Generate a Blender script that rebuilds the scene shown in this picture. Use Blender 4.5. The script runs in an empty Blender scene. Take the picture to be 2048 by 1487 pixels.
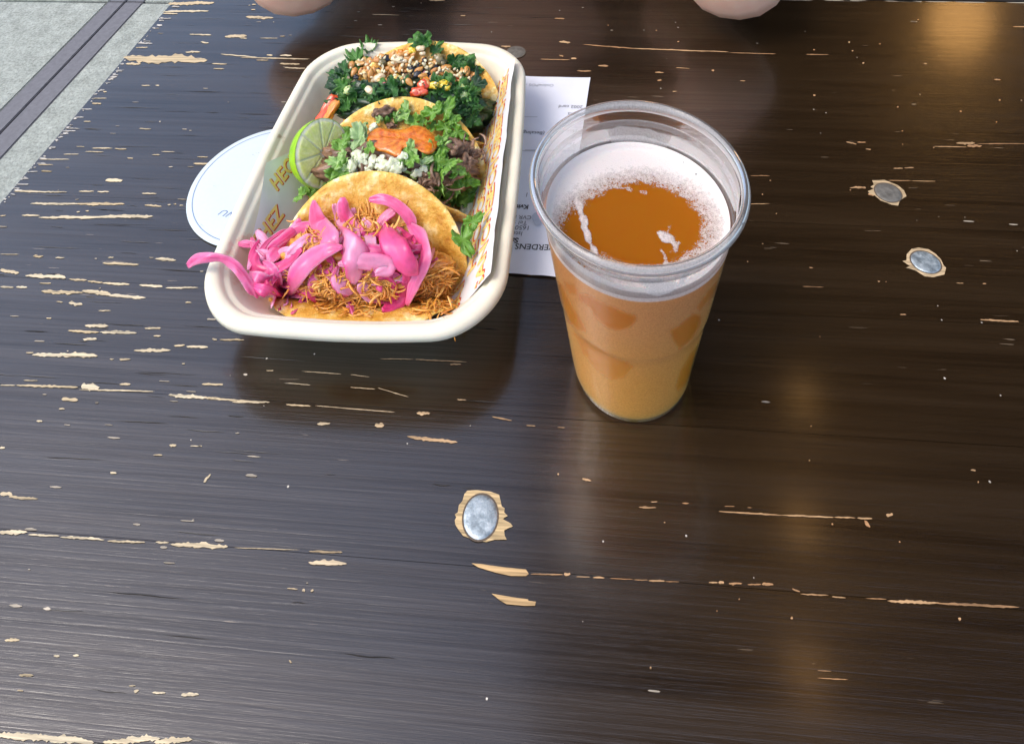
import bpy, bmesh, math, random
from mathutils import Vector, Matrix, noise
from mathutils.bvhtree import BVHTree
from mathutils.geometry import tessellate_polygon
R = math.radians
random.seed(7)
S = bpy.context.scene
C = S.collection

# ------------------------------------------------------------------ camera, world, sun, exposure
CAMH = 0.38998
F_PX, PITCH, ROLL, PPX, PPY = 1513.82, 0.449005, -0.0445233, 1043.6, -231.8      # calibrated on the 2048 x 1487 photograph
_F = Vector((0, math.cos(PITCH), -math.sin(PITCH)))
_r0 = Vector((1, 0, 0)); _u0 = _r0.cross(_F)
CR = math.cos(ROLL) * _r0 + math.sin(ROLL) * _u0
CU = -math.sin(ROLL) * _r0 + math.cos(ROLL) * _u0
CPOS = Vector((0, 0, CAMH))
cam_d = bpy.data.cameras.new("camera"); cam = bpy.data.objects.new("camera", cam_d); C.objects.link(cam)
m = Matrix((CR, CU, -_F)).transposed().to_4x4(); m.translation = CPOS
cam.matrix_world = m
cam_d.sensor_fit = 'HORIZONTAL'; cam_d.sensor_width = 36
cam_d.lens = 36 * F_PX / 2048
cam_d.shift_x = (1024 - PPX) / 2048
cam_d.shift_y = (PPY - 743.5) / 2048
cam_d.clip_start = .01; cam_d.clip_end = 400
S.camera = cam

SUN_EL, SUN_AZ = R(60), R(-104)      # azimuth from +Y, negative = left of the camera
w = bpy.data.worlds.new("World"); S.world = w; w.use_nodes = True
nt = w.node_tree; bg = nt.nodes["Background"]
sky = nt.nodes.new("ShaderNodeTexSky"); sky.sky_type = 'NISHITA'; sky.sun_disc = False
sky.sun_elevation = SUN_EL; sky.sun_rotation = SUN_AZ
sky.air_density = 1.15; sky.dust_density = 2.5; sky.ozone_density = 1.0
nt.links.new(sky.outputs[0], bg.inputs[0]); bg.inputs[1].default_value = .15
sl = bpy.data.lights.new("sun", 'SUN'); sl.energy = .78; sl.angle = R(25); sl.color = (1, .95, .88)
so = bpy.data.objects.new("sun", sl); C.objects.link(so)
sd = Vector((math.sin(SUN_AZ) * math.cos(SUN_EL), math.cos(SUN_AZ) * math.cos(SUN_EL), math.sin(SUN_EL)))
so.rotation_euler = sd.to_track_quat('Z', 'Y').to_euler()
S.view_settings.view_transform = 'Standard'; S.view_settings.look = 'None'
S.view_settings.exposure = .95; S.view_settings.gamma = 1
S.render.engine = 'CYCLES'
S.cycles.max_bounces = 14; S.cycles.transmission_bounces = 12; S.cycles.transparent_max_bounces = 16
S.cycles.volume_bounces = 0

# ------------------------------------------------------------------ pixel -> place on a level plane, camera rays
def ray(px, py):
    return (_F + CR * ((px - PPX) / F_PX) - CU * ((py - PPY) / F_PX)).normalized()
def P(px, py, h=0.0):
    d = ray(px, py); return CPOS + d * ((h - CAMH) / d.z)
def pix(p):
    d = p - CPOS; z = d.dot(_F); return PPX + F_PX * d.dot(CR) / z, PPY - F_PX * d.dot(CU) / z

# ------------------------------------------------------------------ helpers
class MB:
    def __init__(s): s.v = []; s.f = []; s.c = []; s.m = []
    def add(s, vs, fs, col=None, mi=0):
        o = len(s.v); s.v += [tuple(v) for v in vs]
        s.f += [tuple(i + o for i in f) for f in fs]; s.m += [mi] * len(fs)
        if callable(col): s.c += [col(v) for v in vs]
        else: s.c += [col if col else (1, 1, 1, 1)] * len(vs)
    def mesh(s, name, mats, smooth=True):
        me = bpy.data.meshes.new(name); me.from_pydata(s.v, [], s.f)
        a = me.color_attributes.new("Col", 'FLOAT_COLOR', 'POINT')
        for i, c in enumerate(s.c): a.data[i].color = c if len(c) == 4 else (*c, 1)
        for mt in (mats if isinstance(mats, (list, tuple)) else [mats]): me.materials.append(mt)
        if any(s.m): me.polygons.foreach_set('material_index', s.m)
        if smooth: me.polygons.foreach_set('use_smooth', [True] * len(me.polygons))
        me.update(); return me
    def build(s, name, mats, parent=None, smooth=True):
        return link(name, s.mesh(name, mats, smooth), parent)
def link(name, me, parent=None):
    o = bpy.data.objects.new(name, me); C.objects.link(o)
    if parent: o.parent = parent
    return o
def tag(o, label=None, cat=None, group=None, kind=None):
    if label: o['label'] = label
    if cat: o['category'] = cat
    if group: o['group'] = group
    if kind: o['kind'] = kind
    return o
def empty(name, loc=(0, 0, 0), rz=0):
    o = bpy.data.objects.new(name, None); C.objects.link(o); o.location = loc; o.rotation_euler = (0, 0, rz)
    o.empty_display_size = .02; return o
def sm(a, b, x):
    t = max(0., min(1., (x - a) / (b - a))); return t * t * (3 - 2 * t)
def nz(x, y, z=0, s=1.): return noise.noise(Vector((x * s, y * s, z * s)))
def lerp3(a, b, t): return tuple(a[i] + (b[i] - a[i]) * t for i in range(3))

_ico = {}
def ico(sub):
    if sub not in _ico:
        b = bmesh.new(); bmesh.ops.create_icosphere(b, subdivisions=sub, radius=1)
        _ico[sub] = ([v.co.copy() for v in b.verts], [tuple(v.index for v in f.verts) for f in b.faces]); b.free()
    return _ico[sub]
def blob(mb, mat4, sub=2, amp=.15, fr=1.5, seed=0, col=None, flat=0):
    vs, fs = ico(sub); out = []
    for v in vs:
        d = 1 + amp * noise.noise(v * fr + Vector((seed * 3.1, seed * 1.7, seed)))
        if flat: d = d * (1 + flat * (max(abs(v.x), abs(v.y), abs(v.z)) ** -1 - 1))
        out.append(mat4 @ (v * d))
    mb.add(out, fs, col)
def frame(n, t=None, spin=0.):
    n = Vector(n).normalized()
    t = Vector(t) if t else Vector((1, 0, 0))
    t = (t - n * t.dot(n))
    if t.length < 1e-5: t = n.orthogonal()
    t.normalize(); b = n.cross(t)
    q = Matrix((t, b, n)).transposed()
    return q @ Matrix.Rotation(spin, 3, 'Z')
def TRS(loc, rot3, sc):
    mm = rot3.to_4x4() @ Matrix.Diagonal((sc[0], sc[1], sc[2], 1)); mm.translation = loc; return mm
def tube(mb, pts, rad, n=6, col=None, flat=1.0):
    k = len(pts); vs = []; fs = []
    for i, p in enumerate(pts):
        t = (pts[min(i + 1, k - 1)] - pts[max(i - 1, 0)]); t = t.normalized() if t.length > 1e-9 else Vector((1, 0, 0))
        a = t.cross(Vector((.13, .2, 1))).normalized(); b = a.cross(t)
        r = rad(i / (k - 1)) if callable(rad) else rad
        for j in range(n):
            an = 2 * math.pi * j / n; vs.append(p + a * math.cos(an) * r + b * math.sin(an) * r * flat)
    for i in range(k - 1):
        for j in range(n): fs.append((i * n + j, i * n + (j + 1) % n, (i + 1) * n + (j + 1) % n, (i + 1) * n + j))
    fs.append(tuple(range(n))[::-1]); fs.append(tuple((k - 1) * n + j for j in range(n)))
    mb.add(vs, fs, col)
def lathe(mb, prof, n=96, col=None, cap=True, mi=0):
    vs = [Vector((r * math.cos(2 * math.pi * j / n), r * math.sin(2 * math.pi * j / n), z)) for r, z in prof for j in range(n)]
    fs = [(i * n + j, i * n + (j + 1) % n, (i + 1) * n + (j + 1) % n, (i + 1) * n + j) for i in range(len(prof) - 1) for j in range(n)]
    mb.add(vs, fs, col, mi)
def box(mb, x0, x1, y0, y1, z0, z1, bev=0, col=None):
    b = bmesh.new(); bmesh.ops.create_cube(b, size=1)
    for v in b.verts: v.co = Vector(((x0 + x1) / 2 + v.co.x * (x1 - x0), (y0 + y1) / 2 + v.co.y * (y1 - y0), (z0 + z1) / 2 + v.co.z * (z1 - z0)))
    if bev: bmesh.ops.bevel(b, geom=list(b.edges), offset=bev, segments=2, affect='EDGES')
    b.verts.index_update(); mb.add([v.co.copy() for v in b.verts], [tuple(v.index for v in f.verts) for f in b.faces], col); b.free()

# ------------------------------------------------------------------ materials
def mat(name): 
    m = bpy.data.materials.new(name); m.use_nodes = True; return m, m.node_tree, m.node_tree.nodes["Principled BSDF"]
def N(nt, t, **k):
    n = nt.nodes.new(t)
    for a, b in k.items():
        if isinstance(a, str) and hasattr(n, a): setattr(n, a, b)
    return n
def L(nt, a, b): nt.links.new(a, b)
def coord(nt, scale=(1, 1, 1), kind='Object', rot=(0, 0, 0)):
    tc = nt.nodes.new("ShaderNodeTexCoord"); mp = nt.nodes.new("ShaderNodeMapping")
    mp.inputs['Scale'].default_value = scale; mp.inputs['Rotation'].default_value = rot
    L(nt, tc.outputs[kind], mp.inputs[0]); return mp.outputs[0]
def tnoise(nt, vec, scale, detail=4, rough=.55, dist=0):
    n = nt.nodes.new("ShaderNodeTexNoise"); n.inputs['Scale'].default_value = scale; n.inputs['Detail'].default_value = detail
    n.inputs['Roughness'].default_value = rough; n.inputs['Distortion'].default_value = dist
    L(nt, vec, n.inputs['Vector']); return n.outputs['Fac']
def ramp(nt, fac, stops):
    r = nt.nodes.new("ShaderNodeValToRGB"); e = r.color_ramp.elements
    while len(e) < len(stops): e.new(.5)
    for i, (p, c) in enumerate(stops):
        e[i].position = p; e[i].color = (*c, 1) if not isinstance(c, (int, float)) else (c, c, c, 1)
    L(nt, fac, r.inputs[0]); return r.outputs[0]
def mixc(nt, fac, a, b, mode='MIX'):
    n = nt.nodes.new("ShaderNodeMix"); n.data_type = 'RGBA'; n.blend_type = mode
    for i, v in ((0, fac), (6, a), (7, b)):
        if hasattr(v, 'node'): L(nt, v, n.inputs[i])
        else: n.inputs[i].default_value = v if i == 0 else (*v, 1)
    return n.outputs[2]
def math_(nt, op, a, b=None, c=None):
    n = nt.nodes.new("ShaderNodeMath"); n.operation = op
    for i, v in enumerate((a, b, c)):
        if v is None: continue
        if hasattr(v, 'node'): L(nt, v, n.inputs[i])
        else: n.inputs[i].default_value = v
    return n.outputs[0]
def bump(nt, h, bsdf, strength=.5, dist=.001, prev=None):
    b = nt.nodes.new("ShaderNodeBump"); b.inputs['Strength'].default_value = strength; b.inputs['Distance'].default_value = dist
    L(nt, h, b.inputs['Height'])
    if prev: L(nt, prev, b.inputs['Normal'])
    if bsdf: L(nt, b.outputs[0], bsdf.inputs['Normal'])
    return b.outputs[0]
def vcol(nt, name="Col"):
    a = nt.nodes.new("ShaderNodeVertexColor"); a.layer_name = name; return a.outputs[0]
def food(name, rough=.45, sss=.3, rad=(.004, .002, .001), var=.25, nscale=400, bstr=.3, bdist=.0004, coat=0., spec=.5):
    """vertex-coloured, lightly translucent, finely mottled"""
    m, nt, b = mat(name); v = coord(nt); n = tnoise(nt, v, nscale, 4)
    k = ramp(nt, n, [(.25, 1 - var), (.75, 1 + var * .6)])
    L(nt, mixc(nt, 1., vcol(nt), k, 'MULTIPLY'), b.inputs['Base Color'])
    b.inputs['Roughness'].default_value = rough; b.inputs['Subsurface Weight'].default_value = sss
    b.inputs['Subsurface Radius'].default_value = (1, rad[1] / rad[0], rad[2] / rad[0]); b.inputs['Subsurface Scale'].default_value = rad[0]
    b.inputs['Coat Weight'].default_value = coat; b.inputs['Coat Roughness'].default_value = .12; b.inputs['Specular IOR Level'].default_value = spec
    bump(nt, n, b, bstr, bdist); return m

# dark stained, varnished softwood; object coordinates: x along the grain
def wood_mat():
    m, nt, b = mat("dark_stained_wood")
    inf = nt.nodes.new("ShaderNodeObjectInfo")
    tc = nt.nodes.new("ShaderNodeTexCoord")
    off = nt.nodes.new("ShaderNodeVectorMath"); off.operation = 'MULTIPLY_ADD'
    comb = nt.nodes.new("ShaderNodeCombineXYZ"); 
    for i in range(3): L(nt, inf.outputs['Random'], comb.inputs[i])
    L(nt, comb.outputs[0], off.inputs[0]); off.inputs[1].default_value = (7, .0, 3); L(nt, tc.outputs['Object'], off.inputs[2])
    def mp(s):
        q = nt.nodes.new("ShaderNodeMapping"); q.inputs['Scale'].default_value = s; L(nt, off.outputs[0], q.inputs[0]); return q.outputs[0]
    g1 = tnoise(nt, mp((7, 820, 90)), 1, 5, .62, .5)         # fine grain lines
    g2 = tnoise(nt, mp((3, 70, 20)), 1, 4, .6, .8)          # broad bands
    g3 = tnoise(nt, mp((60, 1500, 400)), 1, 3, .7)          # pores
    g4 = tnoise(nt, mp((6, 9, 6)), 1, 3, .5)
    base = ramp(nt, g1, [(.3, (.010, .0052, .0022)), (.7, (.021, .0115, .0048))])
    base = mixc(nt, ramp(nt, g2, [(.35, 0.), (.7, 1.)]), base, (.026, .0145, .0060))
    # tiny rubbed-through flecks along the grain
    fl = tnoise(nt, mp((45, 800, 100)), 1, 2, .5)
    flm = math_(nt, 'MULTIPLY', ramp(nt, fl, [(.735, 0.), (.76, 1.)]), ramp(nt, g4, [(.5, 0.), (.65, 1.)]))
    base = mixc(nt, flm, base, (.20, .15, .10))
    L(nt, base, b.inputs['Base Color'])
    L(nt, ramp(nt, g2, [(.3, .16), (.75, .27)]), b.inputs['Roughness'])
    L(nt, ramp(nt, g1, [(.34, .62), (.62, .90)]), b.inputs['Specular IOR Level'])
    b.inputs['Coat Roughness'].default_value = .13
    L(nt, math_(nt, 'MULTIPLY', ramp(nt, g1, [(.34, .8), (.64, 1.)]), ramp(nt, g2, [(.3, .8), (.65, .98)])), b.inputs['Coat Weight'])
    b.inputs['Anisotropic'].default_value = 0
    h = math_(nt, 'ADD', math_(nt, 'MULTIPLY', g1, .7), math_(nt, 'MULTIPLY', g3, .3))
    n1 = bump(nt, h, None, .48, .00034)
    n2 = bump(nt, g4, b, .25, .004, n1)
    return m
M_WOOD = wood_mat()
def chip_mat():
    m, nt, b = mat("bare_wood"); v = coord(nt, (30, 900, 30)); n = tnoise(nt, v, 1, 4, .6)
    L(nt, mixc(nt, 1., vcol(nt), ramp(nt, n, [(.3, .38), (.62, 1.15)]), 'MULTIPLY'), b.inputs['Base Color'])
    b.inputs['Roughness'].default_value = .75; b.inputs['Specular IOR Level'].default_value = .25
    bump(nt, n, b, .4, .0003); return m
M_CHIP = chip_mat()
def metal_mat():
    m, nt, b = mat("worn_zinc"); v = coord(nt); n = tnoise(nt, v, 260, 6, .65); n2 = tnoise(nt, v, 900, 3)
    L(nt, ramp(nt, n, [(.32, (.16, .19, .21)), (.5, (.36, .42, .45)), (.66, (.62, .68, .70))]), b.inputs['Base Color'])
    b.inputs['Metallic'].default_value = .55; L(nt, ramp(nt, n2, [(.3, .35), (.7, .6)]), b.inputs['Roughness'])
    bump(nt, n, b, .6, .0004); return m
M_METAL = metal_mat()
def simple(name, col, rough=.6, bs=0, bsc=200, bd=.001, var=.1, **k):
    m, nt, b = mat(name); v = coord(nt); n = tnoise(nt, v, bsc, 5, .6)
    L(nt, ramp(nt, n, [(.25, tuple(c * (1 - var) for c in col)), (.75, tuple(min(1, c * (1 + var)) for c in col))]), b.inputs['Base Color'])
    b.inputs['Roughness'].default_value = rough
    for kk, vv in k.items(): b.inputs[kk.replace('_', ' ')].default_value = vv
    if bs: bump(nt, n, b, bs, bd)
    return m

# ------------------------------------------------------------------ TABLE
TY = -0.0989                                   # the table is turned a little to the camera
table = empty("table", (0, 0, 0), TY)
tag(table, "dark brown stained wooden table of long planks with chipped paint and worn edges", "table")
TI = Matrix.Rotation(-TY, 3, 'Z')
def toT(p): return TI @ p
U0, U1 = -.386, 1.15
bounds = [-.257 + i * .0592 for i in range(15)]
vs0 = .571 - 14 * .0592
bounds = [vs0 + i * .0592 for i in range(11)] + [.571]
for i in range(11):
    a, b_ = bounds[i], bounds[i + 1]
    mb = MB(); g = .00009
    # long plank with eased edges and a slightly uneven left end
    nx = 120; prof = [(-1, -.034), (-1, 0), (1, 0), (1, -.034)]
    vs = []; fs = []
    for k in range(nx + 1):
        t = k / nx; u = U0 + (U1 - U0) * (t ** 1.5)
        for (q, z) in prof:
            v_ = (a + b_) / 2 + q * ((b_ - a) / 2 - g)
            du = (.0012 * nz(v_, i, 0, 90) + .0006 * nz(v_, i, 3, 300)) if k == 0 else 0
            zz = z + (-.0012 if k == 0 and z > -.001 else 0) 
            vs.append((u + du + (.0014 if k == 1 and False else 0), v_, zz))
    n_ = len(prof)
    for k in range(nx):
        for j in range(n_ - 1): fs.append((k * n_ + j, (k + 1) * n_ + j, (k + 1) * n_ + j + 1, k * n_ + j + 1))
    fs.append(tuple(range(n_))); fs.append(tuple(nx * n_ + j for j in range(n_))[::-1])
    mb.add(vs, fs); mb.build("plank", M_WOOD, table, False)
# frame rail and legs under the top
M_RAIL = simple("dark_frame_paint", (.02, .016, .013), .5, .3, 120)
for nm, bx in (("rail", (-.30, 1.05, .47, .50, -.12, -.036)), ("rail", (-.30, 1.05, -.20, -.17, -.12, -.036)),
               ("leg", (-.30, -.23, .43, .50, -.75, -.12)), ("leg", (-.30, -.23, -.20, -.13, -.75, -.12)),
               ("leg", (.98, 1.05, .43, .50, -.75, -.12)), ("leg", (.98, 1.05, -.20, -.13, -.75, -.12))):
    mb = MB(); box(mb, *bx, bev=.003); mb.build(nm, M_RAIL, table, False)

# chipped places, read off the photograph: (x0, y0, x1, y1, thickness) in zoomed pixels of each region
REG = {
 'A': (0, 0, 3.54, [(1190,30,1520,20,30),(1150,85,1480,80,14),(1150,98,1260,100,12),(1340,245,1500,252,10),(1590,262,1750,255,30),(1420,300,1480,308,14),(960,340,1050,338,10),(870,410,1470,425,70),(890,455,1000,455,20),(1560,385,1830,410,12),(1500,455,1610,455,10),(1510,490,1590,490,10),(1310,370,1420,370,14),(1740,122,1840,122,20),(1000,608,1065,608,6),(1100,608,1130,606,8),(730,652,758,652,12),(640,700,760,697,8),(650,735,720,735,14),(590,862,645,862,10),(985,912,1075,915,8),(540,1040,600,1040,6),(650,1050,800,1052,10),(810,1055,900,1058,10),(600,1075,740,1078,8),(450,1095,560,1093,6),(280,1130,495,1130,8),(270,1168,380,1168,8),(290,1212,370,1215,14),(745,1278,870,1278,24),(1370,1162,1525,1160,18),(1395,1112,1475,1115,8),(1140,1075,1240,1077,6),(1075,1098,1135,1098,8),(900,1120,945,1122,8),(1185,1450,1205,1450,10),(1230,1447,1250,1447,12),(1270,1455,1300,1455,8)]),
 'B': (480, 0, 3.413, [(45,120,230,125,20),(75,70,105,68,10),(80,35,110,33,10),(0,395,480,405,10),(180,378,225,380,14),(270,380,355,383,14),(270,438,410,440,14),(110,412,200,415,8),(300,465,450,470,8),(460,455,520,455,10),(0,262,50,265,10),(130,262,260,264,5),(270,250,310,250,4),(1290,5,1400,5,10),(900,102,1090,106,4),(1505,110,1540,110,12),(1780,318,1850,320,14),(1680,318,1720,320,8)]),
 'C': (1080, 0, 2.116, [(60,80,105,80,8),(155,302,218,302,8),(245,280,290,281,10),(180,190,400,207,6),(380,206,800,222,6),(800,225,1000,230,3),(1125,232,1225,233,5),(485,308,525,309,6),(495,341,515,341,9),(560,388,580,388,5),(845,344,870,344,5),(575,288,635,292,4),(725,300,738,300,10),(80,178,130,182,12),(80,235,100,240,12),(0,252,130,255,5),(130,247,155,250,10),(1920,338,1950,339,6),(2000,115,2060,115,6),(580,178,590,178,9),(1155,405,1166,405,9),(1510,455,1518,455,8),(1776,473,1784,473,7),(1941,426,1949,426,7),(1363,268,1373,268,9),(1304,180,1312,180,7),(1318,217,1326,217,6),(1156,213,1164,213,6),(285,108,291,108,5),(489,130,495,130,5),(1597,85,1603,85,5),(1434,187,1442,187,5)]),
 'D': (1480, 200, 2.974, [(630,250,695,265,10),(695,253,750,254,6),(745,293,780,297,7),(1285,258,1400,260,20),(1350,275,1440,275,18),(1150,278,1350,282,6),(1400,262,1700,262,4),(910,410,970,408,8),(975,407,1035,405,8),(880,480,1020,482,6),(1020,483,1165,485,5),(650,523,750,523,14),(760,560,800,570,14),(700,515,750,527,8),(1425,1308,1660,1320,14),(950,1278,990,1278,10),(60,452,180,452,4),(60,620,180,618,3),(1285,1090,1330,1092,6),(1440,1093,1465,1093,8),(410,998,435,1000,8),(370,1110,500,1115,3),(933,43,943,43,9),(1309,71,1319,71,9),(960,186,970,186,9),(1147,286,1157,286,8),(963,265,971,265,6),(175,480,185,480,8),(128,563,138,563,9),(212,677,220,677,7),(131,856,139,856,7),(41,962,49,962,8),(818,1080,834,1080,12),(864,1082,872,1082,6),(1521,133,1529,133,7),(652,538,660,538,7),(471,1408,479,1408,6),(990,960,1020,965,14)]),
 'E': (0, 350, 2.806, [(590,32,690,30,22),(80,92,220,92,16),(160,95,380,97,10),(440,93,530,93,8),(545,95,615,95,10),(795,105,880,106,10),(170,162,450,163,16),(430,163,700,165,18),(810,170,910,178,14),(940,168,960,168,8),(120,228,225,230,10),(215,240,640,238,18),(560,236,860,233,26),(0,230,35,228,8),(430,207,450,207,8),(480,203,500,203,10),(0,445,110,447,6),(185,457,245,457,14),(310,465,365,466,10),(575,497,780,503,20),(605,465,640,463,8),(870,470,990,480,22),(0,535,110,550,24),(140,565,370,575,26),(310,560,370,580,30),(385,585,490,592,14),(490,595,580,605,14),(575,608,730,615,18),(780,618,915,628,18),(930,635,1115,632,12),(90,630,155,632,16),(0,628,80,632,14),(230,655,470,660,24),(460,650,625,670,30),(600,675,820,690,24),(315,710,355,715,8),(385,720,465,728,22),(550,762,625,762,8),(260,805,290,805,8),(475,845,610,848,22),(380,875,560,885,16),(560,880,770,888,22),(810,860,905,860,14),(860,903,905,903,10),(465,922,545,920,18),(180,1010,400,1010,24),(330,1008,550,1015,32),(145,998,190,998,10),(750,985,960,985,22),(975,960,1040,955,12),(1045,962,1170,966,20),(670,1035,735,1033,14),(615,1034,640,1034,8),(1020,1060,1040,1060,8),(1190,920,1220,925,12),(1230,925,1370,926,10),(455,1190,560,1190,50),(0,1180,90,1180,8),(130,1152,215,1155,8),(90,1180,440,1192,16),(440,1205,870,1215,10),(945,1235,1160,1252,24),(1160,1255,1459,1272,12),(1135,1175,1255,1178,12),(345,1260,440,1262,22),(670,1175,735,1175,16),(330,1313,365,1313,10),(205,1382,240,1382,14),(1040,716,1075,716,12),(220,608,290,608,10)]),
 'F': (0, 850, 2.334, [(0,320,60,325,24),(40,335,180,345,18),(-10,500,130,502,26),(130,512,280,518,12),(280,522,490,535,14),(500,542,680,547,12),(725,547,790,548,10),(795,555,1065,568,30),(1090,572,1400,582,5),(1440,590,1600,593,12),(1440,640,1620,648,34),(790,95,825,95,14),(715,140,760,140,8),(925,98,945,98,8),(0,108,25,105,14),(515,220,545,225,12),(950,268,985,228,14),(1340,762,1390,766,8),(1410,770,1425,772,16),(1450,775,1465,772,16),(22,1003,95,1003,18),(250,1077,280,1077,10),(340,1075,370,1075,14),(88,1167,158,1167,16),(625,1240,650,1238,18),(710,1247,775,1250,14),(845,1258,930,1258,22),(600,1215,635,1215,8),(1350,1095,1360,1110,8),(-10,1445,250,1462,44),(180,1455,440,1478,44),(480,1478,700,1470,30),(590,1462,750,1462,34),(720,1478,900,1468,34),(80,1237,110,1238,8)]),
 'G': (1060, 850, 2.073, [(450,341,525,343,10),(500,319,530,318,6),(630,324,660,325,7),(780,358,1050,375,10),(1040,374,1260,383,12),(1260,382,1350,385,7),(1355,385,1420,388,10),(1385,395,1410,425,12),(1475,372,1505,373,16),(805,337,850,337,4),(900,342,920,343,5),(0,618,140,620,8),(140,618,168,618,18),(190,628,250,630,4),(260,632,310,633,9),(330,635,430,640,4),(430,641,490,643,5),(490,645,560,646,12),(560,648,620,650,4),(740,653,780,653,8),(780,652,805,652,16),(822,656,880,657,12),(900,660,960,661,8),(960,660,1010,662,18),(1085,678,1120,692,12),(1120,700,1240,706,8),(1250,712,1310,716,8),(1390,718,1480,722,4),(1480,728,1700,738,16),(1680,738,2030,755,16),(215,222,255,232,12),(1190,1048,1320,1055,5),(1190,1017,1250,1020,4),(113,203,121,203,8),(554,404,562,404,7),(1249,410,1257,410,8),(1775,802,1787,802,16),(496,1005,504,1005,16),(1528,485,1536,485,9),(1855,235,1861,235,9),(1825,187,1848,189,10),(865,722,869,722,10),(773,770,777,770,8),(1080,800,1090,800,14),(1162,5,1168,5,6),(1155,148,1161,148,7)]),
 'H': (380, 600, 2.56, [(150,203,280,205,10),(60,432,170,432,12),(0,495,160,505,14),(215,522,410,523,12),(490,535,620,545,10),(640,542,1050,575,5),(970,302,1150,304,5),(1150,305,1420,318,8),(1330,330,1390,330,10),(390,362,430,362,5),(570,365,780,380,5),(820,382,920,395,5),(500,425,620,437,5),(820,447,950,457,5),(960,450,1120,498,5),(1160,580,1230,580,24),(945,645,995,645,28),(650,635,720,632,16),(1110,700,1370,730,22),(1365,510,1415,513,8),(1545,598,1650,618,9),(1720,643,1770,645,6),(1880,652,1920,655,5),(0,747,60,748,6)]),
}
def chip_poly(mb, pts, z=.00025, col=(.5, .4, .25, 1)):
    """pts: outline in table coordinates"""
    tri = tessellate_polygon([[Vector((p[0], p[1], 0)) for p in pts]])
    mb.add([(p[0], p[1], z) for p in pts], [t for t in tri], col)
def chip_tone(px, py):
    k = random.random(); left = sm(1300, 300, px)
    a = lerp3((.42, .22, .10), (.60, .46, .27), left); b = lerp3((.55, .34, .17), (.74, .62, .42), left)
    return (*lerp3(a, b, k), 1)
chips = MB(); zc = 0
def chip_line(x0, y0, x1, y1, th, tone=None, dx=0):
    global zc
    L_ = math.hypot(x1 - x0, y1 - y0); n = max(4, min(26, int(L_ / 5) + 4)); nxn, nyn = -(y1 - y0) / max(L_, .1), (x1 - x0) / max(L_, .1)
    sd_ = random.uniform(0, 99); up = []; dn = []
    pw = random.uniform(.3, .7) if L_ > 2.5 * th else .5
    for i in range(n + 1):
        t = i / n; env = (1 - abs(2 * t - 1) ** random.uniform(2.2, 3.2)) ** pw if 0 < t < 1 else 0
        jag = .5 + .75 * abs(nz(t * L_ / 9, sd_)) * 1.5
        a = th / 2 * env * jag; b = th / 2 * env * (.45 + 1.1 * abs(nz(t * L_ / 7, sd_ + 9)))
        cx, cy = x0 + (x1 - x0) * t, y0 + (y1 - y0) * t + (.18 * th * nz(t * 4, sd_ + 4))
        up.append((cx - nxn * a, cy - nyn * a)); 
        if 0 < i < n: dn.append((cx + nxn * b, cy + nyn * b))
    pts = up + dn[::-1]
    q = [toT(P(x, y)) for x, y in pts]
    zc += 1
    chip_poly(chips, q, .00028 + (zc % 7) * .00001, tone or chip_tone((x0 + x1) / 2, y0))
for k, (ox, oy, s, lst) in REG.items():
    for (x0, y0, x1, y1, th) in lst:
        chip_line(ox + x0 / s, oy + y0 / s, ox + x1 / s, oy + y1 / s, max(th / s, 1.6))
# crumbs of worn paint along the left end, and scattered pin-prick specks
for i in range(90):
    t = random.random(); y = 405 - t * 400; xe = (405 - y) / 405 * 350
    ln = random.choice((3, 5, 8, 14, 26)) * random.uniform(.7, 1.3) * (1.1 - .5 * t); x0 = xe + random.uniform(1, 8)
    g = random.uniform(.38, .72)
    chip_line(x0, y, x0 + ln, y + random.uniform(-1, 1), random.uniform(1.2, 4.5), (g, g * .93, g * .82, 1))
for i in range(130):
    v = random.uniform(.12, .56); u = random.uniform(-.38, -.15) if random.random() < .6 else random.uniform(-.3, .45)
    ln = random.uniform(.0008, .007); th = random.uniform(.0002, .0006); g = random.uniform(.25, .6)
    q = [(u + ln * .5 * math.cos(a) , v + th * math.sin(a) * random.uniform(.5, 1.3)) for a in [j * math.pi / 4 for j in range(8)]]
    chip_poly(chips, q, .00027, (g, g * .85, g * .65, 1))
for i in range(100):
    v = random.uniform(.05, .56); u = random.uniform(-.2, .45); r = random.uniform(.00015, .00055); g = random.uniform(.3, .8)
    q = [(u + r * math.cos(a), v + r * math.sin(a)) for a in [j * math.pi / 3 for j in range(6)]]
    chip_poly(chips, q, .00026, (g, g * .9, g * .75, 1))
# faint scuffs that follow the grain
for i in range(330):
    v = random.uniform(.10, .56); u = random.choice((random.uniform(-.38, -.12), random.uniform(-.36, .10), random.uniform(-.3, .45)))
    ln = random.uniform(.006, .04); th = random.uniform(.00010, .00022); g = random.uniform(.045, .15) * (1 if u < -.1 else .45); n_ = 7; up_ = []; dn_l = []
    sl_ = random.uniform(-.02, .02)
    if u > -.05: continue
    for k in range(n_ + 1):
        e = k / n_; w_ = th * math.sin(math.pi * e) * random.uniform(.5, 1.4); y_ = v + sl_ * ln * e + .0004 * nz(e * 3, i); up_.append((u + ln * e, y_ + w_)); 
        if 0 < k < n_: dn_l.append((u + ln * e, y_ - w_))
    chip_poly(chips, up_ + dn_l[::-1], .00024, (g, g * .95, g * .88, 1))
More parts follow.
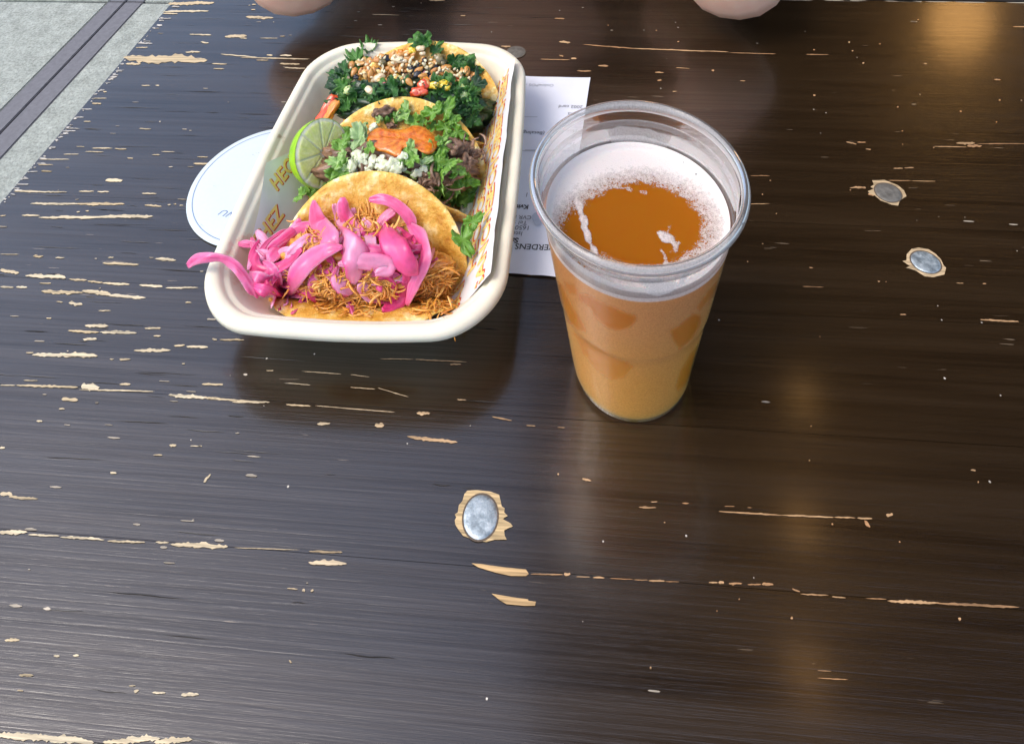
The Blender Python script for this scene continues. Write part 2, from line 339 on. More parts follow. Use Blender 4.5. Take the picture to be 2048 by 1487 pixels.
# bare wood round each bolt
for pl_ in ([(510,925),(600,930),(700,945),(850,965),(1050,985),(1080,1030),(1050,1050),(900,1050),(760,1020),(660,990),(580,965)], [(710,1225),(800,1240),(950,1265),(1070,1280),(1075,1295),(1150,1305),(1140,1345),(1030,1345),(860,1330),(790,1290)]):
    chip_poly(chips, [toT(P(840 + x / 4.957, 940 + y / 4.957)) for x, y in pl_], .0004, (.58, .38, .18, 1))
ringpx = [(470,205),(560,200),(700,215),(785,245),(800,310),(810,360),(840,380),(835,420),(870,455),(820,485),(900,530),(920,560),(870,580),(835,600),(840,650),(860,690),(740,690),(660,715),(560,700),(430,655),(380,590),(350,540),(345,500),(360,470),(345,440),(375,420),(385,350),(420,310),(440,240)]
chip_poly(chips, [toT(P(840 + x / 4.957, 940 + y / 4.957)) for x, y in ringpx], .0004, (.60, .43, .22, 1))
r2 = [(785,480),(860,478),(940,510),(975,540),(990,575),(950,600),(940,632),(900,625),(835,600),(800,570),(770,560),(760,545),(795,530),(775,520),(795,505)]
chip_poly(chips, [toT(P(1480 + x / 2.974, 200 + y / 2.974)) for x, y in r2], .0004, (.50, .36, .20, 1))
r3 = [(990,920),(1020,888),(1060,880),(1120,890),(1160,915),(1195,950),(1210,985),(1225,1000),(1215,1040),(1150,1056),(1095,1050),(1050,1020),(1010,1005),(985,1000),(1010,990),(965,960),(990,955)]
chip_poly(chips, [toT(P(1480 + x / 2.974, 200 + y / 2.974)) for x, y in r3], .0004, (.58, .42, .24, 1))
# worn far edge of the table top
for i in range(60):
    u = -.35 + i * .025 + random.uniform(-.01, .01); v = .571 - .0009
    chip_poly(chips, [(u, v), (u + random.uniform(.01, .028), v - random.uniform(.0, .0006)), (u + .02, v + .0008), (u - .004, v + .0008)], .0001, (.55, .48, .38, 1))
co = chips.build("chipped_paint", M_CHIP, table, False); tag(co, kind="stuff")
# bolts
M_RUST = simple("dark_gap", (.11, .08, .055), .8)
def bolt(px, py, sx, sy, rz=0, dark=False):
    c = toT(P(px, py)); mb = MB()
    prof = [(.0001, .0009), (.4, .0009), (.8, .0008), (.94, .0006), (1.0, .0002)]
    n = 40; vs = [Vector((c.x, c.y, .0009))]; fs = []
    for (r, z) in prof[1:]:
        for j in range(n):
            a = 2 * math.pi * j / n; rr = r * (1 + .025 * nz(math.cos(a) * 2, math.sin(a) * 2, px))
            x, y = rr * sx * math.cos(a), rr * sy * math.sin(a)
            vs.append(Vector((c.x + x * math.cos(rz) - y * math.sin(rz), c.y + x * math.sin(rz) + y * math.cos(rz), z + .0001)))
    for j in range(n): fs.append((0, 1 + j, 1 + (j + 1) % n))
    for k in range(3):
        for j in range(n): fs.append((1 + k * n + j, 1 + (k + 1) * n + j, 1 + (k + 1) * n + (j + 1) % n, 1 + k * n + (j + 1) % n))
    mb.add(vs, fs); o = mb.build("bolt_head", M_METAL_D if dark else M_METAL, table)
    mb = MB(); q = [(c.x + 1.07 * (sx * math.cos(a) * math.cos(rz) - sy * math.sin(a) * math.sin(rz)), c.y + 1.07 * (sx * math.cos(a) * math.sin(rz) + sy * math.sin(a) * math.cos(rz))) for a in [j * math.pi / 16 for j in range(32)]]
    chip_poly(mb, q, .00048); mb.build("bolt_hole", M_RUST, o, False)
M_METAL_D = simple("dull_zinc", (.16, .15, .13), .55, .5, 300, .0004, .45, Metallic=.3)
bolt(961, 1034, .0075, .0084)
bolt(1776, 386, .0078, .0074, 0, True)
bolt(1851, 525, .0079, .0072)
bolt(1032, 105, .0076, .0074, 0, True)

# ------------------------------------------------------------------ GROUND
M_CONC = None
def conc():
    m, nt, b = mat("washed_concrete"); v = coord(nt); n = tnoise(nt, v, 28, 8, .7); n2 = tnoise(nt, v, 160, 4, .7)
    c = ramp(nt, n, [(.3, (.27, .285, .245)), (.55, (.40, .42, .365)), (.75, (.52, .54, .48))])
    c = mixc(nt, 1., c, ramp(nt, n2, [(.3, .55), (.6, 1.1)]), 'MULTIPLY')
    L(nt, c, b.inputs['Base Color']); b.inputs['Roughness'].default_value = .85; bump(nt, n2, b, .6, .004); return m
M_CONC = conc()
M_GRAN = simple("grey_stone_strip", (.16, .155, .165), .75, .3, 90, .002, .18)
M_JOINT = simple("brown_joint", (.07, .045, .035), .9, .5, 60, .004, .5)
ground = MB(); box(ground, -60, 60, -60, 60, -1.2, -.762); g_o = ground.build("ground", M_JOINT, None, False); tag(g_o, kind="structure")
pav = empty("pavement", (0, 0, -.75), TY); tag(pav, kind="structure")
def slab(x0, x1, y0, y1, mt, nm): 
    mb = MB(); box(mb, x0, x1, y0, y1, -.06, 0, bev=.002); mb.build(nm, mt, pav, False)
for iy in range(-3, 3):
    slab(-3.0, -1.309, 1.62 + iy * 1.22 + .004, 1.62 + (iy + 1) * 1.22 - .004, M_CONC, "concrete_slab")
    slab(-1.206, .6, 1.62 + iy * 1.22 + .004, 1.62 + (iy + 1) * 1.22 - .004, M_CONC, "concrete_slab")
    slab(.606, 2.4, 1.62 + iy * 1.22 + .004, 1.62 + (iy + 1) * 1.22 - .004, M_CONC, "concrete_slab")
for iy in range(5):
    slab(-1.3075, -1.2615, 1.623 - 1.6 * (iy - 2), 1.623 - 1.6 * (iy - 2) + 1.597, M_GRAN, "stone_strip")
    slab(-1.2575, -1.2075, 1.623 - 1.6 * (iy - 2), 1.623 - 1.6 * (iy - 2) + 1.597, M_GRAN, "stone_strip")

# ------------------------------------------------------------------ canopy and wall that the varnish mirrors (beside and beyond the table)
M_CAN = simple("dark_timber_canopy", (.035, .024, .016), .8, .3, 20, .01, .3)
cano = empty("canopy", (0, 0, 0)); tag(cano, "dark timber canopy roof over the right half of the table", "canopy")
mb = MB(); box(mb, -.05, 3.2, .32, 4.2, 1.62, 1.66); mb.build("roof", M_CAN, cano, False)
for i in range(6):
    mb = MB(); box(mb, .02, 3.1, .40 + i * .72, .48 + i * .72, 1.50, 1.62, bev=.004); mb.build("rafter", M_CAN, cano, False)
for x_, y_ in ((3.1, .45), (3.1, 4.0)):
    mb = MB(); box(mb, x_ - .05, x_ + .05, y_ - .05, y_ + .05, -.75, 1.62, bev=.005); mb.build("post", M_CAN, cano, False)
M_WALL = simple("dark_facade", (.03, .024, .018), .8, .3, 8, .01, .3)
wl = MB(); box(wl, -.6, 3.3, 4.25, 4.45, -.75, 1.9); wo = wl.build("wall", M_WALL, None, False); tag(wo, "dark brown facade wall at the far end of the canopy", "wall")
# warm lamps under the canopy
M_GLASS_L, ntl, bl = mat("warm_bulb"); bl.inputs['Emission Color'].default_value = (1, .50, .14, 1); bl.inputs['Emission Strength'].default_value = 4
M_SOCK = simple("black_socket", (.01, .01, .01), .4)
def lamp(x, y, z, r, label):
    e = empty("pendant_lamp", (x, y, z)); tag(e, label, "lamp", "pendant lamps under the canopy")
    mb = MB(); prof = [(r * math.sin(t) * (1 if t < 2 else 1) + 1e-5, -r * math.cos(t) * 1.25) for t in [i * math.pi / 14 for i in range(13)]]
    lathe(mb, prof, 24); mb.build("bulb", M_GLASS_L, e)
    mb = MB(); lathe(mb, [(1e-5, r * 2.3), (r * .45, r * 2.3), (r * .5, r * 1.1), (r * .42, r * 1.0)], 20); mb.build("socket", M_SOCK, e)
    mb = MB(); tube(mb, [Vector((0, 0, r * 2.3)), Vector((0, 0, 1.5 - z))], .003); mb.build("cord", M_SOCK, e)
lamp(.425, .57, 1.40, .028, "warm glowing bulb nearest the camera in the row under the canopy")
lamp(.49, .78, 1.40, .028, "warm glowing bulb in the middle of the row under the canopy")
lamp(.575, 1.01, 1.40, .028, "warm glowing bulb farthest along the row under the canopy")
lamp(1.66, 2.36, 1.42, .11, "warm glowing bulb hanging at the far right of the canopy")
lamp(.50, 2.40, 1.36, .06, "warm glowing bulb hanging beyond the seated person")

# ------------------------------------------------------------------ COASTER
cp = Vector((-.1771, .3691, 0))
co_ = empty("coaster", (cp.x, cp.y, .0004), R(172)); tag(co_, "round white paper coaster with thin blue ring half under the food tray", "coaster")
M_COAST = simple("white_card", (.60, .67, .69), .55, .15, 500, .0003, .03)
M_BLUE = simple("blue_print", (.16, .24, .42), .5)
mb = MB(); RC = .0504
lathe(mb, [(1e-5, .0013), (.03, .0013), (RC - .001, .0013), (RC - .0002, .0011), (RC, .0007), (RC - .0003, .0001), (1e-5, 0)], 128)
mb.build("card", M_COAST, co_)
mb = MB(); lathe(mb, [(RC - .0040, .00140), (RC - .0035, .00140)], 128); mb.build("printed_ring", M_BLUE, co_)
_fonts = {}
def text_mesh(s, size, bold=0., shear=0., space=1.0):
    cu = bpy.data.curves.new("t", 'FONT'); cu.body = s; cu.size = size; cu.offset = bold; cu.shear = shear; cu.space_character = space
    cu.resolution_u = 3
    o = bpy.data.objects.new("t", cu); C.objects.link(o); bpy.context.view_layer.update()
    dg = bpy.context.evaluated_depsgraph_get(); me = o.evaluated_get(dg).to_mesh()
    vs = [v.co.copy() for v in me.vertices]; fs = [tuple(p.vertices) for p in me.polygons]
    o.evaluated_get(dg).to_mesh_clear(); bpy.data.objects.remove(o); bpy.data.curves.remove(cu)
    return vs, fs
def put_text(s, size, parent, name, mt, fn, bold=0., shear=0., space=1.0):
    vs, fs = text_mesh(s, size, bold, shear, space); mb = MB(); mb.add([fn(v) for v in vs], fs); return mb.build(name, mt, parent, False)
# "NU" upside down near the left edge
ti = Matrix.Rotation(-R(172), 3, 'Z')
_pa = ti @ (P(462, 430, .0017) - Vector((cp.x, cp.y, 0)))
def nu(v):
    q = Matrix.Rotation(R(-12), 3, 'Z') @ Vector((v.x, v.y * .85, 0)); return (_pa.x + q.x - .0042 , _pa.y + q.y - .0012, .00142)
put_text("NU", .0075, co_, "printed_letters", M_BLUE, nu, 0, .25, 1.1)
M_SMUDGE = simple("grey_smudge", (.45, .47, .48), .7)
mb = MB()
for (x, y, a) in ((523, 303, 4), (515, 306, 3), (507, 310, 3), (430, 373, 2.5), (487, 380, 1.5), (405, 450, 2)):
    c = ti @ (P(x, y, .0017) - Vector((cp.x, cp.y, 0)))
    for k in range(4):
        ox, oy, r = random.uniform(-.0012, .0012), random.uniform(-.0006, .0006), random.uniform(.0002, .0005)
        mb.add([(c.x + ox + r * math.cos(j), c.y + oy + r * .6 * math.sin(j), .00141) for j in range(6)], [(0, 1, 2, 3, 4, 5)])
mb.build("smudges", M_SMUDGE, co_, False)['kind'] = "stuff"

# ------------------------------------------------------------------ RECEIPT
rc = empty("receipt", (0, 0, 0)); tag(rc, "white till receipt with upside down print lying between the food tray and the beer", "receipt")
M_PAPER = simple("thermal_paper", (.76, .78, .85), .5, .2, 60, .001, .03)
qa, qb = P(1181, 157, 0), P(1104, 556, 0)      # right edge, far and near
dn_ = (qb - qa); Lr = dn_.length; dn_.normalize(); lf_ = Vector((dn_.y, -dn_.x, 0))
lf_ = Vector((-abs(lf_.x), lf_.y * (1 if lf_.x < 0 else -1), 0)).normalized()
# the far right corner is square to the far edge
farL = (P(1055, 155, 0) - qa).normalized()
qa = P(1181, 157, 0); dnr = (P(1120, 557, 0) - qa); Lr = dnr.length; dnr.normalize(); lfr = farL
def rpt(u, v, z=0):      # u to the left from right edge, v towards the viewer (metres)
    wob = .0006 * nz(u, v, 1, 40) + .0012 * (sm(.02, 0, v)) * sm(.03, .08, u) + .0010 * sm(Lr - .02, Lr, v) * abs(nz(u, 0, 0, 60))
    p = qa + lfr * u + dnr * v; return (p.x, p.y, .0009 + wob * 1.0 + z + .0005 * math.sin(v * 90))
mb = MB(); nu_, nv_ = 24, 60; WR = .080
vs = []; fs = []
for j in range(nv_ + 1):
    for i in range(nu_ + 1):
        u = WR * i / nu_; v = Lr * j / nv_
        if j == nv_: v += .0035 * (i / nu_) * -1 + .0008 * nz(u, 5, 0, 300)
        if j == 0: v += .0005 * nz(u, 8, 0, 300)
        vs.append(rpt(u, v))
for j in range(nv_):
    for i in range(nu_): fs.append((j * (nu_ + 1) + i, j * (nu_ + 1) + i + 1, (j + 1) * (nu_ + 1) + i + 1, (j + 1) * (nu_ + 1) + i))
mb.add(vs, fs); mb.build("paper", M_PAPER, rc)
M_INK = simple("faded_ink", (.13, .13, .15), .6); M_INKB = simple("black_ink", (.035, .035, .04), .6); M_INKG = simple("grey_ink", (.33, .34, .37), .6)
def rtext(s, px, py, size, mt, bold=0.):
    p0 = P(px, py, .001) - qa; det = lfr.x * dnr.y - lfr.y * dnr.x
    u0 = (p0.x * dnr.y - p0.y * dnr.x) / det; v0 = (lfr.x * p0.y - lfr.y * p0.x) / det
    put_text(s, size, rc, "printed_line", mt, lambda v: rpt(u0 + v.x, v0 - (-v.y), .00022), bold)
# upside-down print: text starts at its right end and runs to the left
rtext("OnlinePOS - 1", 1108, 169, .0042, M_INKG)
rtext("2002 card", 1166, 212, .0044, M_INK)
rtext("Points", 1166, 226, .0044, M_INK)
rtext("Moms", 1155, 258, .0042, M_INKG); rtext("(Betaling)", 1090, 262, .0044, M_INKB)
rtext("Total", 1152, 284, .0046, M_INKG, .00004); rtext("DKK", 1150, 277, .003, M_INKG)
rtext("1", 1058, 385, .0046, M_INK)
rtext("Kvittering", 1058, 409, .0048, M_INKB, .00013)
rtext("CVR Nr. 31", 1064, 431, .0042, M_INK)
rtext("Tel : 31", 1055, 442, .0042, M_INK)
rtext("1650 Kob", 1061, 452, .0046, M_INK)
rtext("Isterdg", 1046, 464, .0044, M_INK)
rtext("Sanchez", 1038, 477, .0052, M_INKB, .00016)
rtext("VERDENS GADEKOK", 1110, 491, .0056, M_INKB, .00006)
mb = MB()
for (x0, x1, y) in ((1040, 1082, 301), (1020, 1075, 233), (1050, 1150, 300)):
    p0, p1 = P(x0, y, .0021), P(x1, y + 1, .0021); d = dnr * .0002
    mb = MB(); mb.add([p0 - d, p1 - d, p1 + d, p0 + d], [(0, 1, 2, 3)])
    mb.build("printed_rule", M_INKG, rc, False)
# a grease blot
mb = MB(); c = P(1075, 437, .0022); mb.add([(c.x + .0032 * math.cos(a) * (1 + .2 * math.sin(3 * a)), c.y + .005 * math.sin(a), .00215) for a in [j * .3 for j in range(21)]], [tuple(range(21))])
mb.build("grease_spot", simple("grease", (.45, .49, .57), .4), rc, False)

# ------------------------------------------------------------------ FOOD TRAY (local x across, y away)
TRZ = R(-4.8); TO = Vector((-.0883, .3503, .0018))
tray = empty("food_tray", TO, TRZ); tag(tray, "rectangular off-white moulded fibre food tray holding three tacos", "tray")
TM = Matrix.Translation(TO) @ Matrix.Rotation(TRZ, 4, 'Z'); TMI = TM.inverted()
def fibre():
    m, nt, b = mat("moulded_fibre"); v = coord(nt); n = tnoise(nt, v, 900, 4, .6); n2 = tnoise(nt, v, 60, 4, .6)
    c = ramp(nt, n2, [(.3, (.80, .735, .57)), (.7, (.85, .80, .64))])
    # sauce stains on the left wall and rim, pink onion juice in the near left corner
    def spot(x, y, z, r, thr):
        vm = nt.nodes.new("ShaderNodeVectorMath"); vm.operation = 'DISTANCE'; L(nt, v, vm.inputs[0]); vm.inputs[1].default_value = (x, y, z)
        d = math_(nt, 'ADD', math_(nt, 'DIVIDE', vm.outputs['Value'], r), math_(nt, 'MULTIPLY', tnoise(nt, v, 220, 5, .7), 1.1))
        return ramp(nt, math_(nt, 'MULTIPLY', d, .5), [(thr - .07, 1.), (thr + .05, 0.)])
    for (x, y, z, r, thr, col) in ((-.0735, .014, .038, .008, .50, (.40, .22, .10)), (-.0725, .030, .038, .006, .46, (.42, .22, .10)), (-.0715, .049, .037, .0035, .46, (.5, .22, .06)), (.0665, .055, .03, .012, .47, (.80, .55, .27)), (.068, .0, .03, .016, .43, (.82, .62, .36)), (-.067, -.068, .02, .028, .58, (.80, .46, .33))):
        k = math_(nt, 'MULTIPLY', spot(x, y, z, r, thr), .75); c = mixc(nt, k, c, col)
    L(nt, c, b.inputs['Base Color']); b.inputs['Roughness'].default_value = .62; b.inputs['Specular IOR Level'].default_value = .35
    b.inputs['Subsurface Weight'].default_value = .12; b.inputs['Subsurface Scale'].default_value = .003
    bump(nt, n, b, .25, .0003); return m
M_FIB = fibre()
def rrect(hx, hy, r, bow, n=14):
    pts = []
    for (sx, sy, a0) in ((1, 1, 0), (-1, 1, 90), (-1, -1, 180), (1, -1, 270)):
        for k in range(n + 1):
            a = R(a0 + 90 * k / n); pts.append((sx * (hx - r) + r * math.cos(a), sy * (hy - r) + r * math.sin(a)))
        # side subdivisions towards next corner
        ex = {(1, 1): (-1, 1), (-1, 1): (-1, -1), (-1, -1): (1, -1), (1, -1): (1, 1)}[(sx, sy)]
        a = R(a0 + 90); p0 = (sx * (hx - r) + r * math.cos(a), sy * (hy - r) + r * math.sin(a)); p1 = (ex[0] * (hx - r) + r * math.cos(a), ex[1] * (hy - r) + r * math.sin(a))
        for k in range(1, 10): t = k / 10; pts.append((p0[0] + (p1[0] - p0[0]) * t, p0[1] + (p1[1] - p0[1]) * t))
    out = []
    for x, y in pts:
        out.append((x + math.copysign(bow, x) * max(0, 1 - (y / hy) ** 2) * sm(.3 * hx, hx, abs(x)), y + math.copysign(bow * 1.5, y) * max(0, 1 - (x / hx) ** 2) * sm(.3 * hy, hy, abs(y))))
    return out
rings = [(.0490, .0760, .016, .0015, .0030), (.0515, .0785, .0175, .0015, .0034), (.0535, .0808, .019, .0018, .0056), (.0590, .0872, .022, .0024, .015), (.0645, .0936, .025, .003, .0255), (.0680, .0975, .027, .0035, .0325), (.0690, .0986, .0275, .0035, .0340),
         (.0703, .0999, .0282, .0036, .0343), (.0711, .1008, .0286, .0036, .0352), (.0718, .1016, .029, .0036, .0372), (.0732, .1031, .0298, .0036, .0384), (.0756, .1056, .031, .0036, .0386), (.0774, .1075, .032, .0036, .0380), (.0784, .1086, .0325, .0036, .0362), (.0786, .1088, .0326, .0036, .0335), (.0777, .1079, .032, .0036, .0330),
         (.0766, .1067, .031, .0036, .0340), (.0750, .1050, .030, .0036, .0362), (.0715, .1012, .028, .0035, .0335), (.0655, .0946, .025, .003, .0235), (.0600, .0880, .022, .0024, .013), (.0545, .0815, .019, .0018, .003), (.0525, .0790, .0175, .0015, .0000), (.046, .073, .015, .0015, .0000)]
mb = MB(); vs = []; fs = []
for (hx, hy, r, bw, z) in rings:
    for x, y in rrect(hx, hy, r, bw): vs.append((x - .0015, y - .001, z + .0007 * nz(x, y, 0, 25)))
nn = len(rrect(.06, .08, .01, 0)); 
for i in range(len(rings) - 1):
    for j in range(nn): fs.append((i * nn + j, i * nn + (j + 1) % nn, (i + 1) * nn + (j + 1) % nn, (i + 1) * nn + j))
fs.append(tuple(range(nn))); fs.append(tuple((len(rings) - 1) * nn + j for j in range(nn))[::-1])
mb.add(vs, fs); mb.build("tray_body", M_FIB, tray)

# ------------------------------------------------------------------ LINER with its print
liner = empty("paper_liner", TO, TRZ); tag(liner, "white printed paper liner with yellow and red lettering inside the food tray", "liner")
M_LIN = simple("greaseproof_paper", (.80, .79, .78), .42, .25, 45, .002, .05)
M_YEL = simple("yellow_print", (.93, .68, .22), .5, var=.1); M_RED = simple("red_print", (.72, .07, .02), .5, var=.15)
FW = .0530
def LP(u, ty, dz=0):
    """u: distance across the sheet from the middle; climbs the tray walls"""
    s_ = 1 if u > 0 else -1; a = abs(u); rr = .010; TH = 1.03
    if a <= FW - rr: x, z, nxx, nzz = a, .0046, 0, 1
    elif a <= FW - rr + rr * TH:
        th = (a - (FW - rr)) / rr; x, z = FW - rr + rr * math.sin(th), .0046 + rr * (1 - math.cos(th)); nxx, nzz = -math.sin(th), math.cos(th)
    else:
        th = TH; e = a - (FW - rr) - rr * TH; x = FW - rr + rr * math.sin(th) + e * math.cos(th) ; z = .0046 + rr * (1 - math.cos(th)) + e * math.sin(th); nxx, nzz = -math.sin(th), math.cos(th)
    wv = .0006 * nz(u, ty, 0, 45) + .0003 * nz(u, ty, 4, 120) + .0005
    return Vector((-.0015 + s_ * (x + nxx * (dz + wv)), ty, z + nzz * (dz + wv)))
def uL(ty):
    pts = [(-.084, -.066), (-.06, -.080), (-.040, -.084), (-.014, -.093), (.006, -.080), (.03, -.064), (.05, -.055), (.086, -.045)]
    for (a, b), (c, d) in zip(pts, pts[1:]):
        if ty <= c: return b + (d - b) * (ty - a) / (c - a)
    return pts[-1][1]
mb = MB(); vs = []; fs = []; nu_, nv_ = 90, 60
for j in range(nv_ + 1):
    ty = -.084 + .170 * j / nv_; a = uL(ty); b = .0945 + .002 * nz(ty, 3, 0, 60)
    for i in range(nu_ + 1): vs.append(LP(a + (b - a) * i / nu_, ty))
for j in range(nv_):
    for i in range(nu_): fs.append((j * (nu_ + 1) + i, j * (nu_ + 1) + i + 1, (j + 1) * (nu_ + 1) + i + 1, (j + 1) * (nu_ + 1) + i))
mb.add(vs, fs); mb.build("sheet", M_LIN, liner)
def ltext(s, u0, t0, ang, size):
    vs, fs = text_mesh(s, size, .00035, 0, 1.05)
    # subdivide long edges so letters follow the bend
    b = bmesh.new(); bv = [b.verts.new(v) for v in vs]
    for f in fs:
        try: b.faces.new([bv[i] for i in f])
        except ValueError: pass
    bmesh.ops.triangulate(b, faces=b.faces[:])
    bmesh.ops.subdivide_edges(b, edges=[e for e in b.edges if e.calc_length() > .0022], cuts=2)
    bmesh.ops.triangulate(b, faces=b.faces[:]); b.verts.index_update()
    vs = [v.co.copy() for v in b.verts]; fs = [tuple(v.index for v in f.verts) for f in b.faces]; b.free()
    ca, sa = math.cos(ang), math.sin(ang)
    def ok(u, t): return abs(t) < .083 and uL(t) < u < .092
    for nm, mt, off, dz in (("red_letters", M_RED, .0008, .00012), ("yellow_letters", M_YEL, 0, .00022)):
        mp = [(u0 + (v.x + off) * ca - (v.y - off) * sa, t0 + (v.x + off) * sa + (v.y - off) * ca) for v in vs]
        keep = [f for f in fs if all(ok(*mp[i]) for i in f)]
        if keep:
            mb = MB(); mb.add([LP(u, t, dz) for u, t in mp], keep); mb.build(nm, mt, liner, False)
words_ = ["SANCHEZ", "HECHO DE", "SANCHEZ", "DE SANCHEZ"]
for k, u in enumerate((-.078, -.058, .059, .073, .086)):
    for q in range(4):
        t = -.086 + q * (.048 if k > 1 else .062) + (.018 if k % 2 else 0)
        ltext(words_[(k + q) % 2], u, t, R(90) if k > 1 else R(78), .0138 if k > 1 else .0118)

# ------------------------------------------------------------------ TACOS
M_TORT = None
def tort():
    m, nt, b = mat("corn_tortilla"); v = coord(nt); n = tnoise(nt, v, 110, 5, .6); n2 = tnoise(nt, v, 420, 4, .6); n3 = tnoise(nt, v, 35, 3)
    c = ramp(nt, n, [(.32, (.52, .22, .022)), (.44, (.68, .35, .045)), (.54, (.78, .46, .09)), (.64, (.92, .68, .28))])
    c = mixc(nt, ramp(nt, n3, [(.55, 0.), (.75, .35)]), c, (.55, .25, .04))
    c = mixc(nt, 1., c, vcol(nt), 'MULTIPLY')
    L(nt, c, b.inputs['Base Color']); b.inputs['Roughness'].default_value = .5; b.inputs['Specular IOR Level'].default_value = .4
    b.inputs['Subsurface Weight'].default_value = .25; b.inputs['Subsurface Scale'].default_value = .004; b.inputs['Subsurface Radius'].default_value = (1, .5, .15)
    h = math_(nt, 'ADD', n, math_(nt, 'MULTIPLY', n2, .5)); bump(nt, h, b, .8, .0022); return m
M_TORT = tort()
class Taco:
    pass
def taco(cx, yf, RT, lf, lb, aF, aB, curlB, skew, label, sd_, zf=.0065, lat=0., curlF=0., fan=0.):
    """fold at y = yf; front leaf length lf rising at aF towards the viewer, back leaf lb rising at aB away"""
    t = Taco(); t.root = empty("taco", TM @ Vector((cx, yf, .004)), TRZ + skew); tag(t.root, label, "taco", "tacos standing in the food tray")
    t.M = Matrix.Translation(t.root.location) @ Matrix.Rotation(TRZ + skew, 4, 'Z'); t.MI = t.M.inverted()
    b0 = RT - lf                                        # fold offset
    rr = .010
    def prof(s):                                        # s: signed arc length from fold, + back
        a = aB if s > 0 else aF; k = abs(s); sg = 1 if s > 0 else -1
        arc = rr * a
        if k < arc: th = k / rr; y, z = rr * math.sin(th), rr * (1 - math.cos(th))
        else:
            y, z = rr * math.sin(a), rr * (1 - math.cos(a)); e = k - arc
            c = curlB if s > 0 else curlF
            # gentle curl away
            ln = max(lb if s > 0 else lf, .001); aa = a - c * (e / ln)
            y += e * math.cos(aa); z += e * math.sin(aa); th = aa
        return sg * y, z, (-sg * math.sin(th), math.cos(th))
    t.prof = prof
    def surf(a, b, off=0.):
        wob = .0016 * nz(a, b, sd_, 28) + .0007 * nz(a, b, sd_ + 5, 90)
        y, z, nrm = prof(b + .0025 * nz(a, 0, sd_, 22)); o = off + wob
        # edges of the round leaf cup inward slightly
        r = math.hypot(a, b - (lb - RT)) / RT
        o += .004 * r ** 4 * (1 if b > 0 else .3)
        return Vector((a * (1 - lat * abs(b)) * (1 + (fan * -b if b < 0 else 0)), y + nrm[0] * o, z + nrm[1] * o))
    t.surf = surf
    mb = MB(); nr, na = 30, 110; cb = lb - RT
    lay = []
    for side, off in ((0, 0.), (1, -.0021)):
        for i in range(nr + 1):
            for j in range(na):
                r = RT * (i / nr) * (1 + (.012 * nz(math.cos(2 * math.pi * j / na) * 3, math.sin(2 * math.pi * j / na) * 3, sd_))); an = 2 * math.pi * j / na
                bl = .0006 * max(0, nz(r * math.cos(an), r * math.sin(an), sd_ + side * 9, 260)) + .0004 * nz(r * math.cos(an), r * math.sin(an), sd_ + side, 520)
                e = sm(.93, 1, i / nr) * .0007 * (-1 if side == 0 else 1)
                lay.append(surf(r * math.cos(an), cb + r * math.sin(an), off + e + bl))
    def idx(s, i, j): return s * (nr + 1) * na + i * na + j % na
    fs = []
    for s in (0, 1):
        for i in range(nr):
            for j in range(na):
                q = (idx(s, i, j), idx(s, i + 1, j), idx(s, i + 1, j + 1), idx(s, i, j + 1)); fs.append(q if s == 0 else q[::-1])
    for j in range(na): fs.append((idx(0, nr, j), idx(1, nr, j), idx(1, nr, j + 1), idx(0, nr, j + 1)))
    cols = []
    for s in (0, 1):
        for i in range(nr + 1):
            for j in range(na):
                e = sm(.90, 1.0, i / nr); k = 1 + .30 * e; cols.append((k, k * (1 + .10 * e), k * (1 + .6 * e), 1))
    mb.v = [tuple(v) for v in lay]; mb.f = fs; mb.m = [0] * len(fs); mb.c = cols
    mb.build("tortilla", M_TORT, t.root)
    t.bv = [t.M @ Vector(v) for v in lay[:(nr + 1) * na]]; t.bf = [f for f in fs if max(f) < (nr + 1) * na]
    return t
def add_mound(t, name, mt, c, rad, tilt, amp, fr, col, sub=5, seed=1):
    mb = MB(); vs, fs = ico(sub); rot = Matrix.Rotation(tilt, 3, 'X'); out = []; cols = []
    for v in vs:
        n1 = noise.noise(v * fr + Vector((seed, 0, 0))); n2 = noise.noise(v * fr * 2.6 + Vector((0, seed, 0))); n3 = noise.noise(v * fr * 6 + Vector((0, seed, 7)))
        d = 1 + amp * (n1 + .6 * abs(n2) + .3 * n3)
        p = rot @ Vector((v.x * rad[0] * d, v.y * rad[1] * d, v.z * rad[2] * d)) + Vector(c); out.append(p)
        cols.append((*lerp3(col[0], col[1], max(0, min(1, .5 + n2 * 1.2 + .6 * n3))), 1))
    mb.v = [tuple(v) for v in out]; mb.f = list(fs); mb.m = [0] * len(fs); mb.c = cols
    o = mb.build(name, mt, t.root); k = len(t.bv)
    t.bv += [t.M @ v for v in out]; t.bf += [tuple(i + k for i in f) for f in fs]
    return o
def finish(t): t.bvh = BVHTree.FromPolygons(t.bv, t.bf)
def hit(t, px, py, fallback=.035):
    d = ray(px, py); r = t.bvh.ray_cast(CPOS, d)
    if r[0] is None: return t.MI @ P(px, py, fallback), Vector((0, -.4, .9))
    return t.MI @ r[0], (t.MI.to_3x3() @ r[1]).normalized()
def pxm(p_local, t):        # metres per photo pixel there
    z = ((t.M @ p_local) - CPOS).dot(_F); return z / F_PX
M_MEAT = food("shredded_orange_meat", .38, .25, (.003, .0015, .0008), .35, 500, .6, .0006, .3)
M_BEEF = food("brown_beef", .4, .15, (.002, .001, .0006), .4, 420, .8, .0008, .35)
M_ONIONP = food("pickled_onion", .36, .5, (.004, .0012, .0016), .20, 220, .3, .0006, .12)
M_HERB = food("cilantro_leaf", .38, .15, (.001, .0012, .0004), .25, 500, .4, .0004, .2)
M_KALE = food("kale_leaf", .40, .08, (.001, .0012, .0004), .35, 450, .6, .0005, .2)
